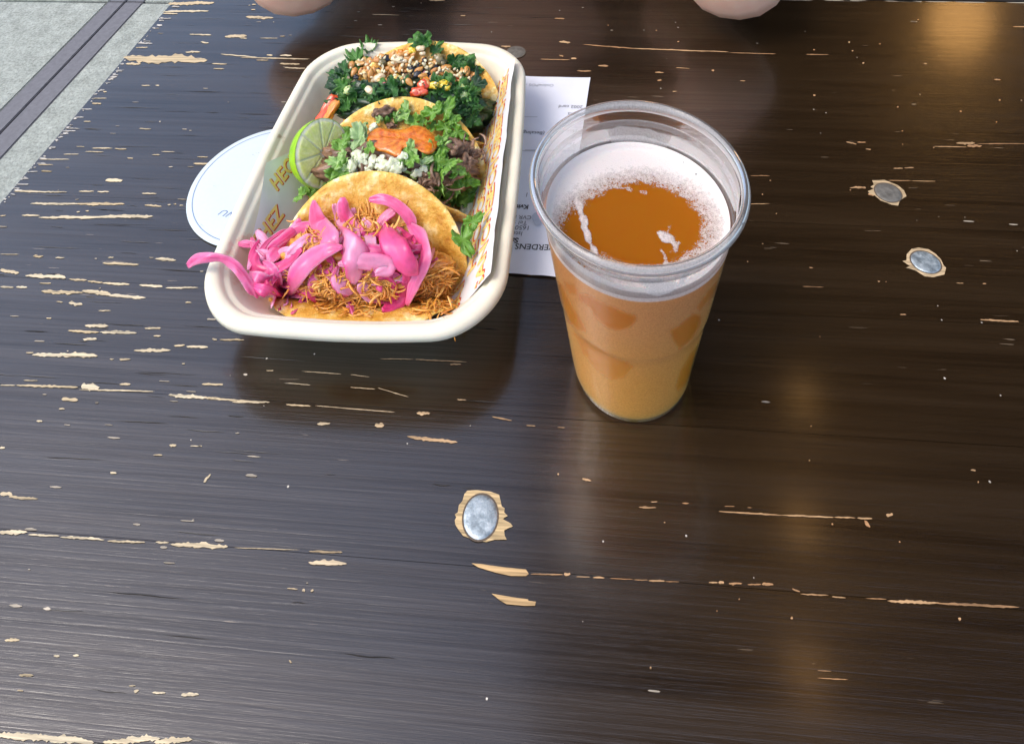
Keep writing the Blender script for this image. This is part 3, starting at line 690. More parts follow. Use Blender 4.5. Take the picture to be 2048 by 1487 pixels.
M_WHITE = food("diced_white_onion", .22, .6, (.004, .004, .003), .08, 300, .2, .0004, .5)
M_SALSA = food("orange_salsa", .22, .4, (.003, .001, .0004), .30, 520, .5, .0008, .5)
M_SEED = food("toasted_seed", .35, .25, (.002, .001, .0006), .2, 600, .3, .0003, .3)
M_PEP = food("pepper", .18, .45, (.003, .001, .0005), .12, 300, .2, .0003, .6)
M_BEAN = food("black_bean", .25, .05, (.001, .001, .001), .3, 400, .4, .0003, .4)

t1 = taco(.000, -.0700, .0545, .043, .066, R(64), R(60), R(14), R(0), "front taco heaped with bright pink pickled onion strips over orange shredded meat", 1, curlF=R(48), fan=6.)
t2 = taco(.003, -.0135, .0565, .041, .070, R(68), R(52), R(12), R(1), "middle taco with chopped cilantro, white onion and a spoon of orange salsa", 4)
t3 = taco(.0065, .0455, .0565, .041, .070, R(62), R(48), R(8), R(-2), "rear taco with dark green kale, peppers and toasted seeds", 8)
add_mound(t1, "meat_base", M_MEAT, (-.003, .004, .020), (.044, .017, .021), R(24), .22, 2.6, ((.55, .17, .015), (.88, .38, .06)), 5, 3)
add_mound(t2, "meat_base", M_BEEF, (0., .010, .026), (.049, .017, .023), R(22), .25, 2.8, ((.12, .055, .028), (.34, .19, .11)), 5, 5)
add_mound(t3, "kale_base", M_KALE, (-.002, .007, .024), (.050, .018, .021), R(22), .30, 3.2, ((.008, .022, .008), (.03, .09, .02)), 5, 9)
for t in (t1, t2, t3): finish(t)

# --- shredded meat in the front taco
def shreds(t, regions, name, mt, cols, L_=(.005, .011), rad=(.0003, .0008), seed=0, lift=(.0005, .004)):
    random.seed(seed); mb = MB()
    for (px, py, rx, ry, n) in regions:
        for k in range(n):
            x = px + random.gauss(0, rx * .5); y = py + random.gauss(0, ry * .5); p, nn_ = hit(t, x, y)
            a = random.uniform(0, 2 * math.pi); l = random.uniform(*L_); fr_ = frame(nn_, (math.cos(a), math.sin(a), 0)); cv = random.choice((-1, 1)) * random.uniform(.3, 2.2)
            pts = []; q = p + nn_ * random.uniform(*lift); ang = -cv / 2
            for i in range(8):
                pts.append(q.copy()); q = q + (fr_ @ Vector((math.cos(ang), math.sin(ang), (.12 * math.sin(i * .9 + k) - .06)))) * l / 7; ang += cv / 7
            r = random.uniform(*rad); c = lerp3(cols[0], cols[1], random.random())
            tube(mb, pts, lambda s: r * (.35 + .65 * math.sin(math.pi * min(1, max(0, s * .9 + .05)))), 5, (*c, 1), .6)
    o = mb.build(name, mt, t.root); o['kind'] = "stuff"; return o
shreds(t1, [(690, 580, 60, 34, 760), (868, 578, 30, 40, 560), (720, 450, 75, 26, 130), (760, 560, 60, 40, 130), (640, 480, 40, 25, 50), (620, 565, 70, 22, 60), (720, 600, 100, 6, 90)], "shredded_meat", M_MEAT, ((.60, .20, .018), (.93, .44, .08)), seed=11, lift=(.0, .0022))
shreds(t1, [(690, 582, 60, 32, 150), (868, 576, 28, 36, 130), (720, 460, 70, 26, 50), (760, 560, 60, 40, 60)], "meat_clumps", M_MEAT, ((.66, .24, .03), (.95, .52, .14)), L_=(.006, .012), rad=(.0006, .0011), seed=12, lift=(.0, .0014))

# --- pickled onion strips
def ribbon(t, pts, col, tip, lift0=.003, thick=.0008, bulge=.13, z0=None):
    """pts: (px, py, lift mm, width px) along the strip"""
    K = []
    for (x, y, lf, w_) in pts:
        if z0 is None: p, n_ = hit(t, x, y); p = p + Vector((0, -.25, .97)) * (lift0 + lf * .001)
        else: p = t.MI @ P(x, y, z0 + lf * .001)
        # move back along the view ray so the point stays where the photo shows it
        wp = t.M @ p; d = ray(x, y); dist = (wp - CPOS).dot(d); p = t.MI @ (CPOS + d * dist)
        K.append((p, (1.15 if w_ < 28 else .98) * w_ * pxm(p, t)))
    m_ = len(K); out = []
    for i in range(m_ - 1):
        p0, p1, p2, p3 = K[max(i - 1, 0)], K[i], K[i + 1], K[min(i + 2, m_ - 1)]
        for s in range(6):
            u = s / 6
            cr = lambda a, b, c, d: .5 * ((2 * b) + (c - a) * u + (2 * a - 5 * b + 4 * c - d) * u * u + (-a + 3 * b - 3 * c + d) * u ** 3)
            out.append((Vector([cr(p0[0][k], p1[0][k], p2[0][k], p3[0][k]) for k in range(3)]), max(.0004, cr(p0[1], p1[1], p2[1], p3[1]))))
    out.append(K[-1]); n = len(out); vs = []; fs = []; cs = []; Wn = 8
    for _ in range(2):      # smooth
        out = [out[0]] + [((out[i - 1][0] + out[i][0] * 2 + out[i + 1][0]) / 4, out[i][1]) for i in range(1, n - 1)] + [out[-1]]
    up0 = (t.MI.to_3x3() @ Vector((0, -.62, .78)))
    sd_ = random.uniform(0, 99)
    for i, (p, w_) in enumerate(out):
        tg = (out[min(i + 1, n - 1)][0] - out[max(i - 1, 0)][0]).normalized(); side = tg.cross(up0).normalized(); up = side.cross(tg).normalized()
        tw = 1.1 * nz(i * .09, sd_); side = side * math.cos(tw) + up * math.sin(tw); up = side.cross(tg).normalized()
        e = i / (n - 1); tap = min(1, .45 + 3.6 * min(e, 1 - e)); ww = w_ * tap
        for s in (0, 1):
            for k in range(Wn + 1):
                q = (k / Wn) * 2 - 1
                hgt = bulge * ww * (1 - q * q) - s * thick * (1 - .35 * q ** 6)
                rib = (.00018 * math.sin(q * 9 + sd_) + .0009 * nz(i * .22, q * 1.3, sd_)) * (1 - s)
                vs.append(p + side * (q * ww / 2) + up * (hgt + rib))
                kk = .55 + .45 * nz(q * 3, i * .06, sd_); edge = abs(q) ** 5
                vein = .8 * max(0, nz(q * 6, i * .03, sd_ + 3)); c = lerp3(col, tip, max(0, min(1, .02 + .42 * kk * (s == 0) + .7 * edge + .35 * s - vein))); cs.append((*c, 1))
    st = 2 * (Wn + 1)
    for i in range(n - 1):
        for k in range(Wn):
            a = i * st + k; fs.append((a, a + 1, a + 1 + st, a + st)); b = a + Wn + 1; fs.append((b, b + st, b + st + 1, b + 1))
        a, b = i * st, i * st + Wn + 1; fs.append((a, a + st, b + st, b)); a += Wn; b += Wn; fs.append((a, b, b + st, a + st))
    for i in (0, n - 1):
        for k in range(Wn):
            a = i * st + k; b = a + Wn + 1; fs.append((a, b, b + 1, a + 1) if i == 0 else (a, a + 1, b + 1, b))
    mb = MB(); mb.v = [tuple(v) for v in vs]; mb.f = fs; mb.m = [0] * len(fs); mb.c = cs
    return mb.build("pickled_onion_strip", M_ONIONP, t.root)
def Z4(l): return [(360 + x / 3.413, 360 + y / 3.413, f, w_ / 3.413) for (x, y, f, w_) in l]
PK, DK, PL = (.86, .09, .28), (.66, .03, .16), (.94, .34, .50)
random.seed(5)
strips = [
 (DK, PK, 1, [(545,415,0,60),(512,500,1,70),(505,575,1,75),(560,622,1,60),(650,605,2,60),(740,560,3,65),(830,470,3,50)]),
 (PK, PL, 1, [(815,262,1,40),(785,330,2,60),(700,400,2,55),(600,470,1,50)]),
 (PK, PL, 2, [(890,290,3,50),(800,350,3,95),(720,430,3,115),(640,510,2,90),(595,565,1,40)]),
 (PL, (.93,.42,.62), 2, [(905,375,2,60),(820,430,3,60),(740,500,3,50)]),
 (PK, PL, 2, [(470,640,1,50),(560,690,2,95),(680,740,2,85),(800,770,3,60),(880,780,2,40)]),
 (PK, DK, 3, [(500,720,1,50),(600,760,1,70),(720,790,2,60),(840,750,3,55),(930,830,1,40)]),
 (PL, PK, 2, [(620,610,2,60),(700,640,3,80),(760,600,3,70)]),
 (PK, PL, 5, [(912,140,7,40),(925,230,6,95),(955,320,6,140),(1000,400,5,180),(1060,470,3,150)]),
 (PL, PK, 4, [(1080,330,3,60),(1140,420,4,150),(1200,520,4,190),(1200,620,3,150),(1190,710,2,60)]),
 (PK, PL, 6, [(1110,455,8,50),(1010,475,8,100),(890,540,8,140),(810,620,7,145),(760,710,6,110),(735,790,5,50)]),
 (PK, PL, 3, [(1110,118,4,60),(1115,210,4,75),(1165,310,4,90),(1215,410,3,80)]),
 (PK, PL, 4, [(1290,135,4,50),(1390,130,6,60),(1480,170,6,62),(1560,250,5,70),(1600,330,4,60)]),
 (PL, PK, 3, [(1470,200,3,60),(1400,250,3,60),(1350,320,3,50)]),
 (PL, (.93,.45,.64), 2, [(1250,260,3,40),(1300,330,3,70),(1280,400,3,90),(1330,460,2,70)]),
 (PK, PL, 3, [(1250,460,2,60),(1320,490,3,90),(1400,480,3,60)]),
 (PL, PK, 4, [(1080,575,4,50),(1200,555,5,90),(1330,560,5,120),(1430,590,5,120),(1330,640,4,70)]),
 (PK, DK, 5, [(1400,300,5,60),(1430,390,6,150),(1490,500,7,190),(1560,590,7,150),(1625,645,6,50)]),
 (PK, PL, 5, [(1560,300,4,70),(1640,390,5,95),(1675,500,5,90),(1650,600,4,80),(1600,700,3,75),(1550,850,2,60)]),
 (PL, PK, 4, [(1735,460,3,26),(1695,530,3,45),(1650,640,3,40)]),
 (DK, PK, 3, [(1520,560,4,60),(1560,660,3,70),(1520,760,2,80),(1400,800,2,80),(1300,770,2,80),(1230,700,2,60)]),
 (PL, (.92,.36,.56), 4, [(1225,710,4,60),(1290,780,4,80),(1370,800,4,60)]),
 (DK, PK, 2, [(1380,885,1,50),(1470,850,2,80),(1550,760,3,80),(1600,680,3,60)]),
 (PK, PL, 2, [(920,640,3,50),(900,720,3,60),(930,760,2,40)]),
 (PL, PK, 1, [(1050,640,1,60),(1100,720,1,90),(1190,760,1,60)]),
 (PK, PL, 1, [(560,560,0,60),(640,650,0,90),(700,720,0,70)]),
]
ro = random.Random(14)
for i in range(64):
    cx_, cy_ = ro.uniform(540, 1600), ro.uniform(300, 780); a_ = ro.uniform(-1.3, 1.3) + (1.2 if ro.random() < .4 else 0); l_ = ro.uniform(110, 270); cv_ = ro.uniform(-1.9, 1.9)
    if cx_ < 900 and cy_ < 430: cy_ += 180
    pl = []
    for k in range(4):
        t_ = k / 3 - .5; aa = a_ + cv_ * t_
        pl.append((cx_ + math.cos(aa) * l_ * t_ * 1.4, cy_ + math.sin(aa) * l_ * t_ * 1.4, ro.uniform(-1, 1.5), ro.uniform(30, 52)))
    strips.append((ro.choice((PK, DK, PL)), ro.choice((PL, PK)), 0, pl))
for (c, tp, lf, pl) in strips: ribbon(t1, Z4(pl), c, tp, .0012 + .00045 * lf)
ribbon(t1, Z4([(52,588,2,66),(110,540,6,62),(200,528,8,56),(290,538,7,54),(370,580,4,56),(430,650,0,58),(490,745,-6,58),(530,800,-12,50)]), PK, PL, 0, z0=.043)

# --- leaves
def leaf_mesh(name, mt, cols, lobes=3, seed=0, curl=.5, tooth=.25, ruf=.06):
    """leaf of unit length lying in xy, tip towards +y"""
    random.seed(seed); vs = []; cs = []; n = 56
    def rad(a):      # a from -pi..pi, 0 = tip
        r = .50 + .50 * abs(math.cos(a * lobes * .5)) ** .7
        r *= 1 + tooth * (.22 * math.sin(a * 11 + seed) + .16 * math.sin(a * 17 + seed * 2))
        return r * (.35 + .65 * sm(3.14, 2.5, abs(a))) * (1 - .15 * abs(math.sin(a)))
    fs = []; rings_ = [0, .33, .66, 1.0]
    for ri, q in enumerate(rings_):
        for j in range(n):
            a = -math.pi + 2 * math.pi * j / n; r = rad(a) * q * .6; x, y = math.sin(a) * r, math.cos(a) * r + .15
            z = curl * (x * x * 1.6 + (y - .2) ** 2 * .8) + ruf * q * q * (math.sin(a * 6 + seed) + .8 * math.sin(a * 11 + seed * 3)) + .05 * math.sin(y * 12 + seed)
            vs.append((x, y, z)); k = max(0, min(1, .5 + .5 * nz(x * 5, y * 5, seed) + .25 * (abs(math.sin(a * lobes)) < .25)))
            cs.append((*lerp3(cols[0], cols[1], k), 1))
    for i in range(3):
        for j in range(n):
            if i == 0: fs.append((0, n + j, n + (j + 1) % n))
            else: fs.append((i * n + j, (i + 1) * n + j, (i + 1) * n + (j + 1) % n, i * n + (j + 1) % n))
    k0 = len(vs); thin = .03
    vs2 = [(v[0], v[1], v[2] - thin) for v in vs]; fs2 = [tuple(i + k0 for i in f[::-1]) for f in fs]
    fs3 = [(3 * n + j, k0 + 3 * n + j, k0 + 3 * n + (j + 1) % n, 3 * n + (j + 1) % n) for j in range(n)]
    mb = MB(); mb.v = vs + vs2; mb.f = fs + fs2 + fs3; mb.m = [0] * len(mb.f); mb.c = cs + [(*[min(1, c * 1.25) for c in q[:3]], 1) for q in cs]
    return mb.mesh(name, mt)
CIL = [leaf_mesh("cilantro_leaf", M_HERB, c, lb_, s, cu_, .3) for s, (c, lb_, cu_) in enumerate([
    (((.07, .21, .012), (.19, .40, .04)), 3, .5), (((.10, .27, .02), (.28, .50, .09)), 3, .9), (((.04, .15, .01), (.11, .28, .03)), 3, -.5), (((.18, .38, .06), (.42, .60, .22)), 3, .7), (((.26, .44, .14), (.52, .66, .34)), 2, 1.0)])]
KAL = [leaf_mesh("kale_leaf", M_KALE, c, 4, s + 20, cu_, .3, .09) for s, (c, cu_) in enumerate([(((.010, .06, .010), (.045, .19, .025)), .9), (((.020, .10, .014), (.10, .30, .04)), -.8), (((.03, .13, .02), (.14, .36, .06)), 1.2), (((.006, .03, .012), (.02, .09, .025)), .6)])]
def place(t, name, me, px, py, size_px, yaw, lift=.002, tilt=.4, squash=1., nrm=None, rng=random):
    p, n_ = hit(t, px, py); s = size_px * pxm(p, t)
    n2 = (n_ * .6 + Vector((0, -.45, .75))).normalized() if nrm is None else Vector(nrm)
    n2 = (n2 + Vector((rng.uniform(-tilt, tilt), rng.uniform(-tilt, tilt), 0))).normalized()
    o = link(name, me, t.root); p = p + Vector((0, -.3, .95)) * lift
    d = t.MI.to_3x3() @ ray(px, py); cpl = t.MI @ CPOS; p = cpl + d * (p - cpl).dot(d)
    o.matrix_local = TRS(p, frame(n2, (1, 0, 0), yaw), (s * squash, s, s)); return o
rl = random.Random(21)
def zz3(x, y): return 560 + x / 4.096, 180 + y / 4.096       # the zoomed middle-taco view
cil = [(880,205,110,1,2),(1035,215,120,0,3),(960,250,80,.8,2),(1130,260,110,1.2,1),(1230,215,150,-.6,0),(1340,190,170,-.9,0),(1430,330,150,-1.8,0),(1340,330,120,-1,0),(1230,320,90,-.4,1),(1300,420,90,-1,1),(1330,480,110,-.8,0),(1300,540,90,-2,1),
 (820,250,60,.9,3),(600,390,120,1.1,1),(550,420,110,1.6,0),(660,430,150,.1,4),(620,470,100,2,4),(690,380,90,.4,4),(510,490,110,1.4,1),(540,560,120,1.9,3),(490,600,110,1.2,3),(590,600,90,2.5,4),(530,650,120,2,1),(480,700,120,1.3,1),(440,740,100,1,0),(570,680,110,1.9,3),
 (1070,510,120,.2,3),(1100,590,100,.4,1),(1040,590,130,-.1,1),(1200,570,120,-.7,1),(1160,600,100,-1.2,4),(1280,600,120,-.8,0),(1350,620,140,-1.4,1),(1440,620,120,-2,1),(1400,680,120,-.7,0),(1300,700,150,.1,1),(1290,800,190,.2,1),(1260,850,150,.6,1),(1330,850,150,-.2,0),(1400,800,150,-.5,1),(1440,760,170,-.9,0),(1510,740,150,-1.6,0),(1540,830,170,-1.8,1),(1450,880,160,-.8,1),(1400,930,130,-.4,1),(1500,900,130,-1.3,0),
 (240,800,150,1.2,1),(300,830,140,.5,0),(200,850,110,2.2,1),(350,790,100,.1,1),(1240,470,60,0,1),(740,500,80,.3,1),(1010,170,70,.1,1),(1390,240,110,-1.2,0),(1180,280,80,.4,1),(860,240,80,-.6,2)]
for (x, y, s, a, k) in cil:
    px, py = zz3(x, y); place(t2, "cilantro_leaf", CIL[k], px, py, s / 4.096 * rl.uniform(1.15, 1.5), a + rl.uniform(-.3, .3), rl.uniform(.002, .005), .35, rl.uniform(.6, .95), rng=rl)
# the leaf and onion that slid off the right side
place(t2, "cilantro_leaf", CIL[0], *zz3(1480, 1190), 62, -2.6, .003, .1, .7, nrm=(.2, -.5, .8)); place(t2, "cilantro_leaf", CIL[0], *zz3(1560, 1100), 45, -.9, .002, .2, .7, nrm=(.1, -.4, .9), rng=rl)
# stems
mb = MB()
for (x0, y0, x1, y1) in ((970, 675, 1090, 715), (1360, 480, 1410, 445), (1080, 730, 1120, 760), (960, 250, 990, 190), (1040, 560, 1055, 660), (1330, 650, 1340, 760), (820, 240, 850, 280), (690, 310, 730, 300)):
    a, _ = hit(t2, *zz3(x0, y0)); b, _ = hit(t2, *zz3(x1, y1)); u_ = Vector((0, -.3, .95)) * .004
    tube(mb, [a + u_, (a + b) / 2 + u_ * 1.25, b + u_], .0009, 6, (.30, .46, .14, 1))
mb.build("cilantro_stems", M_HERB, t2.root)['kind'] = "stuff"
# diced white onion
def dice_mesh(seed, cols, mt, name, sub=3, fl=.32, amp=.75):
    mb = MB(); vs, fs = ico(sub); out = []; cs = []
    for v in vs:
        mx = max(abs(v.x), abs(v.y), abs(v.z)); d = 1 + fl * (1 / mx - 1) + amp * noise.noise(v * 1.6 + Vector((seed * 2.3, 0, seed))) + .08 * noise.noise(v * 5 + Vector((seed, 3, 0)))
        out.append(v * d * .5); cs.append((*lerp3(cols[0], cols[1], max(0, min(1, .5 + noise.noise(v * 2.2 + Vector((seed, 1, 1)))))), 1))
    mb.v = [tuple(v) for v in out]; mb.f = list(fs); mb.m = [0] * len(fs); mb.c = cs; return mb.mesh(name, mt)
DICE = [dice_mesh(s, ((.58, .64, .34), (.86, .88, .66)), M_WHITE, "diced_onion") for s in range(4)]
def place_b(t, name, me, px, py, sx, sy, sz, yaw, lift=.002, rng=rl, nrm=None, tilt=.25):
    p, n_ = hit(t, px, py); k = pxm(p, t); n2 = Vector(nrm) if nrm else (n_ * .5 + Vector((0, -.5, .8)))
    n2 = (n2 + Vector((rng.uniform(-tilt, tilt), rng.uniform(-tilt, tilt), 0))).normalized()
    o = link(name, me, t.root); p = p + Vector((0, -.3, .95)) * lift; d = t.MI.to_3x3() @ ray(px, py); cpl = t.MI @ CPOS; p = cpl + d * (p - cpl).dot(d)
    o.matrix_local = TRS(p, frame(n2, (1, 0, 0), yaw), (sx * k, sy * k, sz * k)); return o
for (x, y, sx, sy, a) in [(640,570,110,130,.3),(590,630,70,130,.1),(680,600,80,80,.8),(560,660,50,100,-.3),(770,300,80,50,.5),(790,330,60,40,.3),(860,620,110,110,.2),(920,600,110,80,.5),(950,650,90,90,.9),(880,680,100,80,.1),(830,660,60,90,.4),(900,740,50,60,.1),(1010,540,80,60,.3),(1020,760,120,80,-.5),(1060,800,100,60,.4),(1010,790,70,60,0),(760,590,60,110,.1),(740,660,60,60,.1),(1120,680,90,70,.4),(1180,640,70,60,.1),(990,620,60,60,.2),(1560,970,160,110,.5),(1520,1010,100,90,1.),(1600,1010,90,80,.2),(1150,770,60,50,0),(700,540,60,60,.6),(840,560,60,50,0)] + [(rl.uniform(570, 760), rl.uniform(540, 690), 48, 40, rl.uniform(0, 3)) for _ in range(10)] + [(rl.uniform(780, 1010), rl.uniform(570, 700), 48, 40, rl.uniform(0, 3)) for _ in range(14)]:
    px, py = zz3(x, y); place_b(t2, "diced_onion", DICE[rl.randrange(4)], px, py, sx / 4.3, sy / 4.3, min(sx, sy) / 5.5, a, rl.uniform(.002, .0042))
# beef chunks
BEEF = [dice_mesh(s + 30, ((.11, .05, .026), (.40, .23, .14)), M_BEEF, "beef_chunk", 4, .25, .8) for s in range(4)]
for (x, y, sx, sy, a) in [(870,180,150,80,.1),(800,190,80,70,.3),(910,290,80,50,0),(700,670,90,110,.5),(640,710,90,70,.2),(620,740,70,50,0),(760,740,90,60,.3),(850,750,90,60,0),(940,730,60,90,.1),(1180,790,110,130,.4),(1200,870,120,110,.1),(1150,840,90,90,.8),(1230,700,90,90,.2),(1260,740,100,90,.1),(1430,460,140,120,.3),(1480,500,170,110,.5),(1550,540,140,90,.2),(1530,600,110,120,.2),(1400,500,90,90,0),(1610,530,120,60,.5),(1340,420,80,60,.1),(470,570,60,70,.2),(560,500,60,50,0),(1310,950,110,80,.3),(1380,1010,110,110,.2),(1290,900,90,80,0),(1200,680,80,80,.3)]:
    px, py = zz3(x, y); place_b(t2, "beef_chunk", BEEF[rl.randrange(4)], px, py, sx / 4.1, sy / 4.1, min(sx, sy) / 5.2, a, rl.uniform(.0005, .0025))
shreds(t2, [(930, 300, 22, 18, 16), (950, 300, 22, 8, 8), (900, 350, 30, 30, 14), (850, 370, 30, 25, 14), (760, 360, 40, 15, 10)], "shredded_beef", M_BEEF, ((.12, .06, .03), (.40, .24, .15)), (.005, .013), (.0007, .0014), 4)
# salsa blob
def blob_patch(t, px, py, outline, height, mt, name, cols, lift=.004):
    """raised pool with the traced outline (photo pixels), sitting on the filling"""
    cs_ = []; vs = []; fs = []; n = len(outline) * 6; ol = []
    m_ = len(outline)
    for i in range(m_):
        p0, p1, p2, p3 = outline[i - 1], outline[i], outline[(i + 1) % m_], outline[(i + 2) % m_]
        for s in range(6):
            u = s / 6; ol.append(tuple(.5 * ((2 * p1[k]) + (p2[k] - p0[k]) * u + (2 * p0[k] - 5 * p1[k] + 4 * p2[k] - p3[k]) * u * u + (-p0[k] + 3 * p1[k] - 3 * p2[k] + p3[k]) * u ** 3) for k in (0, 1)))
    K = 12; base, _ = hit(t, px, py); upv = Vector((0, -.35, .93)); cpl = t.MI @ CPOS
    for i in range(K + 1):
        q = i / K
        for (x, y) in ol:
            xx, yy = px + (x - px) * q, py + (y - py) * q; p, _ = hit(t, xx, yy)
            p = p * .04 + (base + (t.MI @ P(xx, yy, (t.M @ base).z)) - (t.MI @ P(px, py, (t.M @ base).z))) * .96
            hh = height * (1 - q ** 4) ** .6 - (.0015 * sm(.9, 1, q)); hh *= 1 + .22 * nz(xx * .05, yy * .05, 3) + .05 * nz(xx * .3, yy * .3, 3)
            p = p + upv * (lift + hh); d = t.MI.to_3x3() @ ray(xx, yy); p = cpl + d * (p - cpl).dot(d)
            vs.append(p); cs_.append((*lerp3(cols[0], cols[1], max(0, min(1, .5 + .9 * nz(xx * .12, yy * .12, 1) + .5 * nz(xx * .4, yy * .4, 2)))), 1))
    for i in range(K):
        for j in range(n): fs.append((i * n + j, (i + 1) * n + j, (i + 1) * n + (j + 1) % n, i * n + (j + 1) % n))
    mb = MB(); mb.v = [tuple(v) for v in vs]; mb.f = fs; mb.m = [0] * len(fs); mb.c = cs_; return mb.build(name, mt, t.root)
sal = [zz3(x, y) for x, y in [(700,390),(730,350),(800,310),(860,315),(940,320),(1020,315),(1090,290),(1170,300),(1230,340),(1270,390),(1290,450),(1260,510),(1210,530),(1160,510),(1120,490),(1060,480),(1010,490),(990,540),(960,555),(900,530),(850,510),(790,500),(750,470),(720,430)]]
blob_patch(t2, *zz3(1000, 410), sal, .0042, M_SALSA, "salsa", ((.62, .12, .006), (.88, .30, .03)), .0045)

# --- rear taco: kale, peppers, seeds
def zz2(x, y): return 640 + x / 4.876, 60 + y / 4.876
kal = [(480,210,150,.2,2),(370,300,140,1.2,2),(420,330,120,.7,1),(330,400,200,.9,1),(260,430,180,1.4,0),(210,480,170,1.9,3),(190,560,170,1.6,3),(240,560,130,1.2,2),(300,610,180,.9,1),(250,680,190,.8,1),(330,680,150,.2,2),(200,760,150,1.5,0),(280,770,130,1.,2),(380,640,170,-.2,0),(440,600,120,.3,3),(520,640,150,.5,0),(600,650,160,-.3,3),(650,590,160,.2,1),(700,620,180,-.4,0),(760,560,150,-.8,0),(820,600,150,-1.2,1),(580,680,150,.1,1),(500,680,140,.4,1),(700,560,120,.1,3),
 (940,150,140,.4,1),(1020,140,150,-.3,2),(1090,190,160,-.7,1),(1000,170,120,0,0),(1110,230,130,-1.2,0),(1280,330,170,-.9,0),(1340,340,190,-.5,1),(1420,340,170,-1.1,1),(1460,400,190,-1.5,0),(1500,460,190,-1.8,3),(1380,400,150,-.9,0),(1540,540,190,-1.9,3),(1560,620,190,-2.1,0),(1580,690,150,-2.4,0),(1480,640,200,-1.3,1),(1420,600,150,-.6,2),(1400,650,170,-.5,2),(1320,600,190,-.8,1),(1270,570,160,-.3,1),(1200,600,170,-.2,0),(1140,600,170,.2,1),(1080,620,160,.4,1),(1240,660,180,-.8,0),(1330,690,200,-1.2,0),(1420,740,200,-1.4,0),(1480,780,190,-1.6,1),(1500,850,180,-1.9,0),(1400,800,170,-1.3,3),(1300,740,140,-1.,3),(1540,760,150,-1.8,1),(1220,540,120,0,2),(1100,560,130,.3,0),(640,720,120,0,0),(900,620,100,0,3),(970,640,90,0,0),(230,500,80,.5,2)]
rk = random.Random(33)
for (x, y, s, a, k) in kal:
    if x > 1380: x = 1380 + (x - 1380) * .62; s *= .8
    px, py = zz2(x, y); place(t3, "kale_leaf", KAL[k], px, py, s / 4.876 * rk.uniform(1.1, 1.5), a + rk.uniform(-.4, .4), rk.uniform(.001, .0035), .4, rk.uniform(.75, 1.1), rng=rk)
PEPM = {k: [dice_mesh(s + 50 + i * 7, c, M_PEP, "pepper_piece", 3, .4, .5) for s in range(2)] for i, (k, c) in enumerate({'r': ((.55, .03, .01), (.80, .12, .02)), 'o': ((.80, .22, .02), (.90, .38, .04)), 'y': ((.85, .55, .02), (.92, .68, .08)), 'g': ((.30, .42, .12), (.60, .70, .30)), 'p': ((.35, .05, .08), (.55, .15, .18))}.items())}
for (x, y, sx, sy, a, k) in [(970,600,170,80,.2,'r'),(1010,540,110,110,.8,'r'),(940,610,110,60,0,'r'),(1040,500,60,90,.4,'o'),(830,230,150,70,.3,'o'),(780,220,60,60,.1,'o'),(900,195,70,70,.5,'y'),(1120,540,110,70,.1,'y'),(1190,530,110,80,.3,'y'),(1230,560,80,60,.1,'y'),(1010,460,60,70,.2,'y'),(740,460,70,60,.4,'y'),(1300,520,90,80,.2,'r'),(1360,460,70,60,.1,'r'),(600,560,70,60,.4,'p'),(630,540,60,60,.1,'p'),(1160,480,90,70,.2,'g'),(1400,610,90,130,.3,'g'),(230,520,80,100,-.5,'g'),(270,590,70,80,-.3,'g'),(880,300,60,60,.4,'o'),(800,470,50,50,.1,'g'),(1020,420,50,50,0,'p'),(1100,470,70,60,.3,'p')]:
    px, py = zz2(x, y); place_b(t3, "pepper_piece", PEPM[k][rl.randrange(2)], px, py, sx / 4.876, sy / 4.876, min(sx, sy) / 8, a, rl.uniform(.0035, .006))
BLK = [dice_mesh(s + 90, ((.012, .012, .016), (.05, .05, .06)), M_BEAN, "black_bean", 3, .2, .4) for s in range(2)]
OLV = [dice_mesh(s + 95, ((.10, .08, .03), (.30, .24, .10)), M_PEP, "olive_piece", 3, .1, .3) for s in range(2)]
for (x, y, sx, sy, a) in [(640,280,90,80,0),(900,390,100,110,.3),(880,360,70,60,.1),(950,440,90,80,.2),(960,350,60,80,.3),(990,390,70,60,.2),(350,460,60,50,0),(1060,420,70,70,.4),(1080,480,70,60,.1),(700,370,50,50,.3),(1020,300,60,60,.4),(560,390,60,40,.3),(1120,360,70,60,.2),(820,420,60,50,.2),(1400,480,50,50,0),(1240,440,60,50,.5)]:
    px, py = zz2(x, y); place_b(t3, "black_bean", BLK[rl.randrange(2)], px, py, sx / 4.876, sy / 4.876, sy / 5.5, a, rl.uniform(.003, .0055))
for (x, y, sx, sy, a) in [(1170,285,140,110,-.4),(850,480,90,110,.1),(1070,380,80,70,0),(610,320,90,80,.4),(1140,260,80,70,.3),(1200,320,70,80,.1)]:
    px, py = zz2(x, y); place_b(t3, "olive_piece", OLV[rl.randrange(2)], px, py, sx / 4.876, sy / 4.876, sy / 6, a, .0055)
GAR = [dice_mesh(s + 70, ((.70, .50, .28), (.90, .76, .52)), M_WHITE, "garlic_piece", 3, .1, .3) for s in range(2)]
for (x, y, sx, sy, a) in [(760,285,150,80,-.1),(570,470,150,90,.7),(980,180,90,60,.1),(1180,390,90,50,.2),(480,590,110,70,-.5),(1000,230,60,40,.2),(820,300,80,50,.1)]:
    px, py = zz2(x, y); place_b(t3, "garlic_piece", GAR[rl.randrange(2)], px, py, sx / 4.876, sy / 4.876, sy / 6.5, a, .0065)
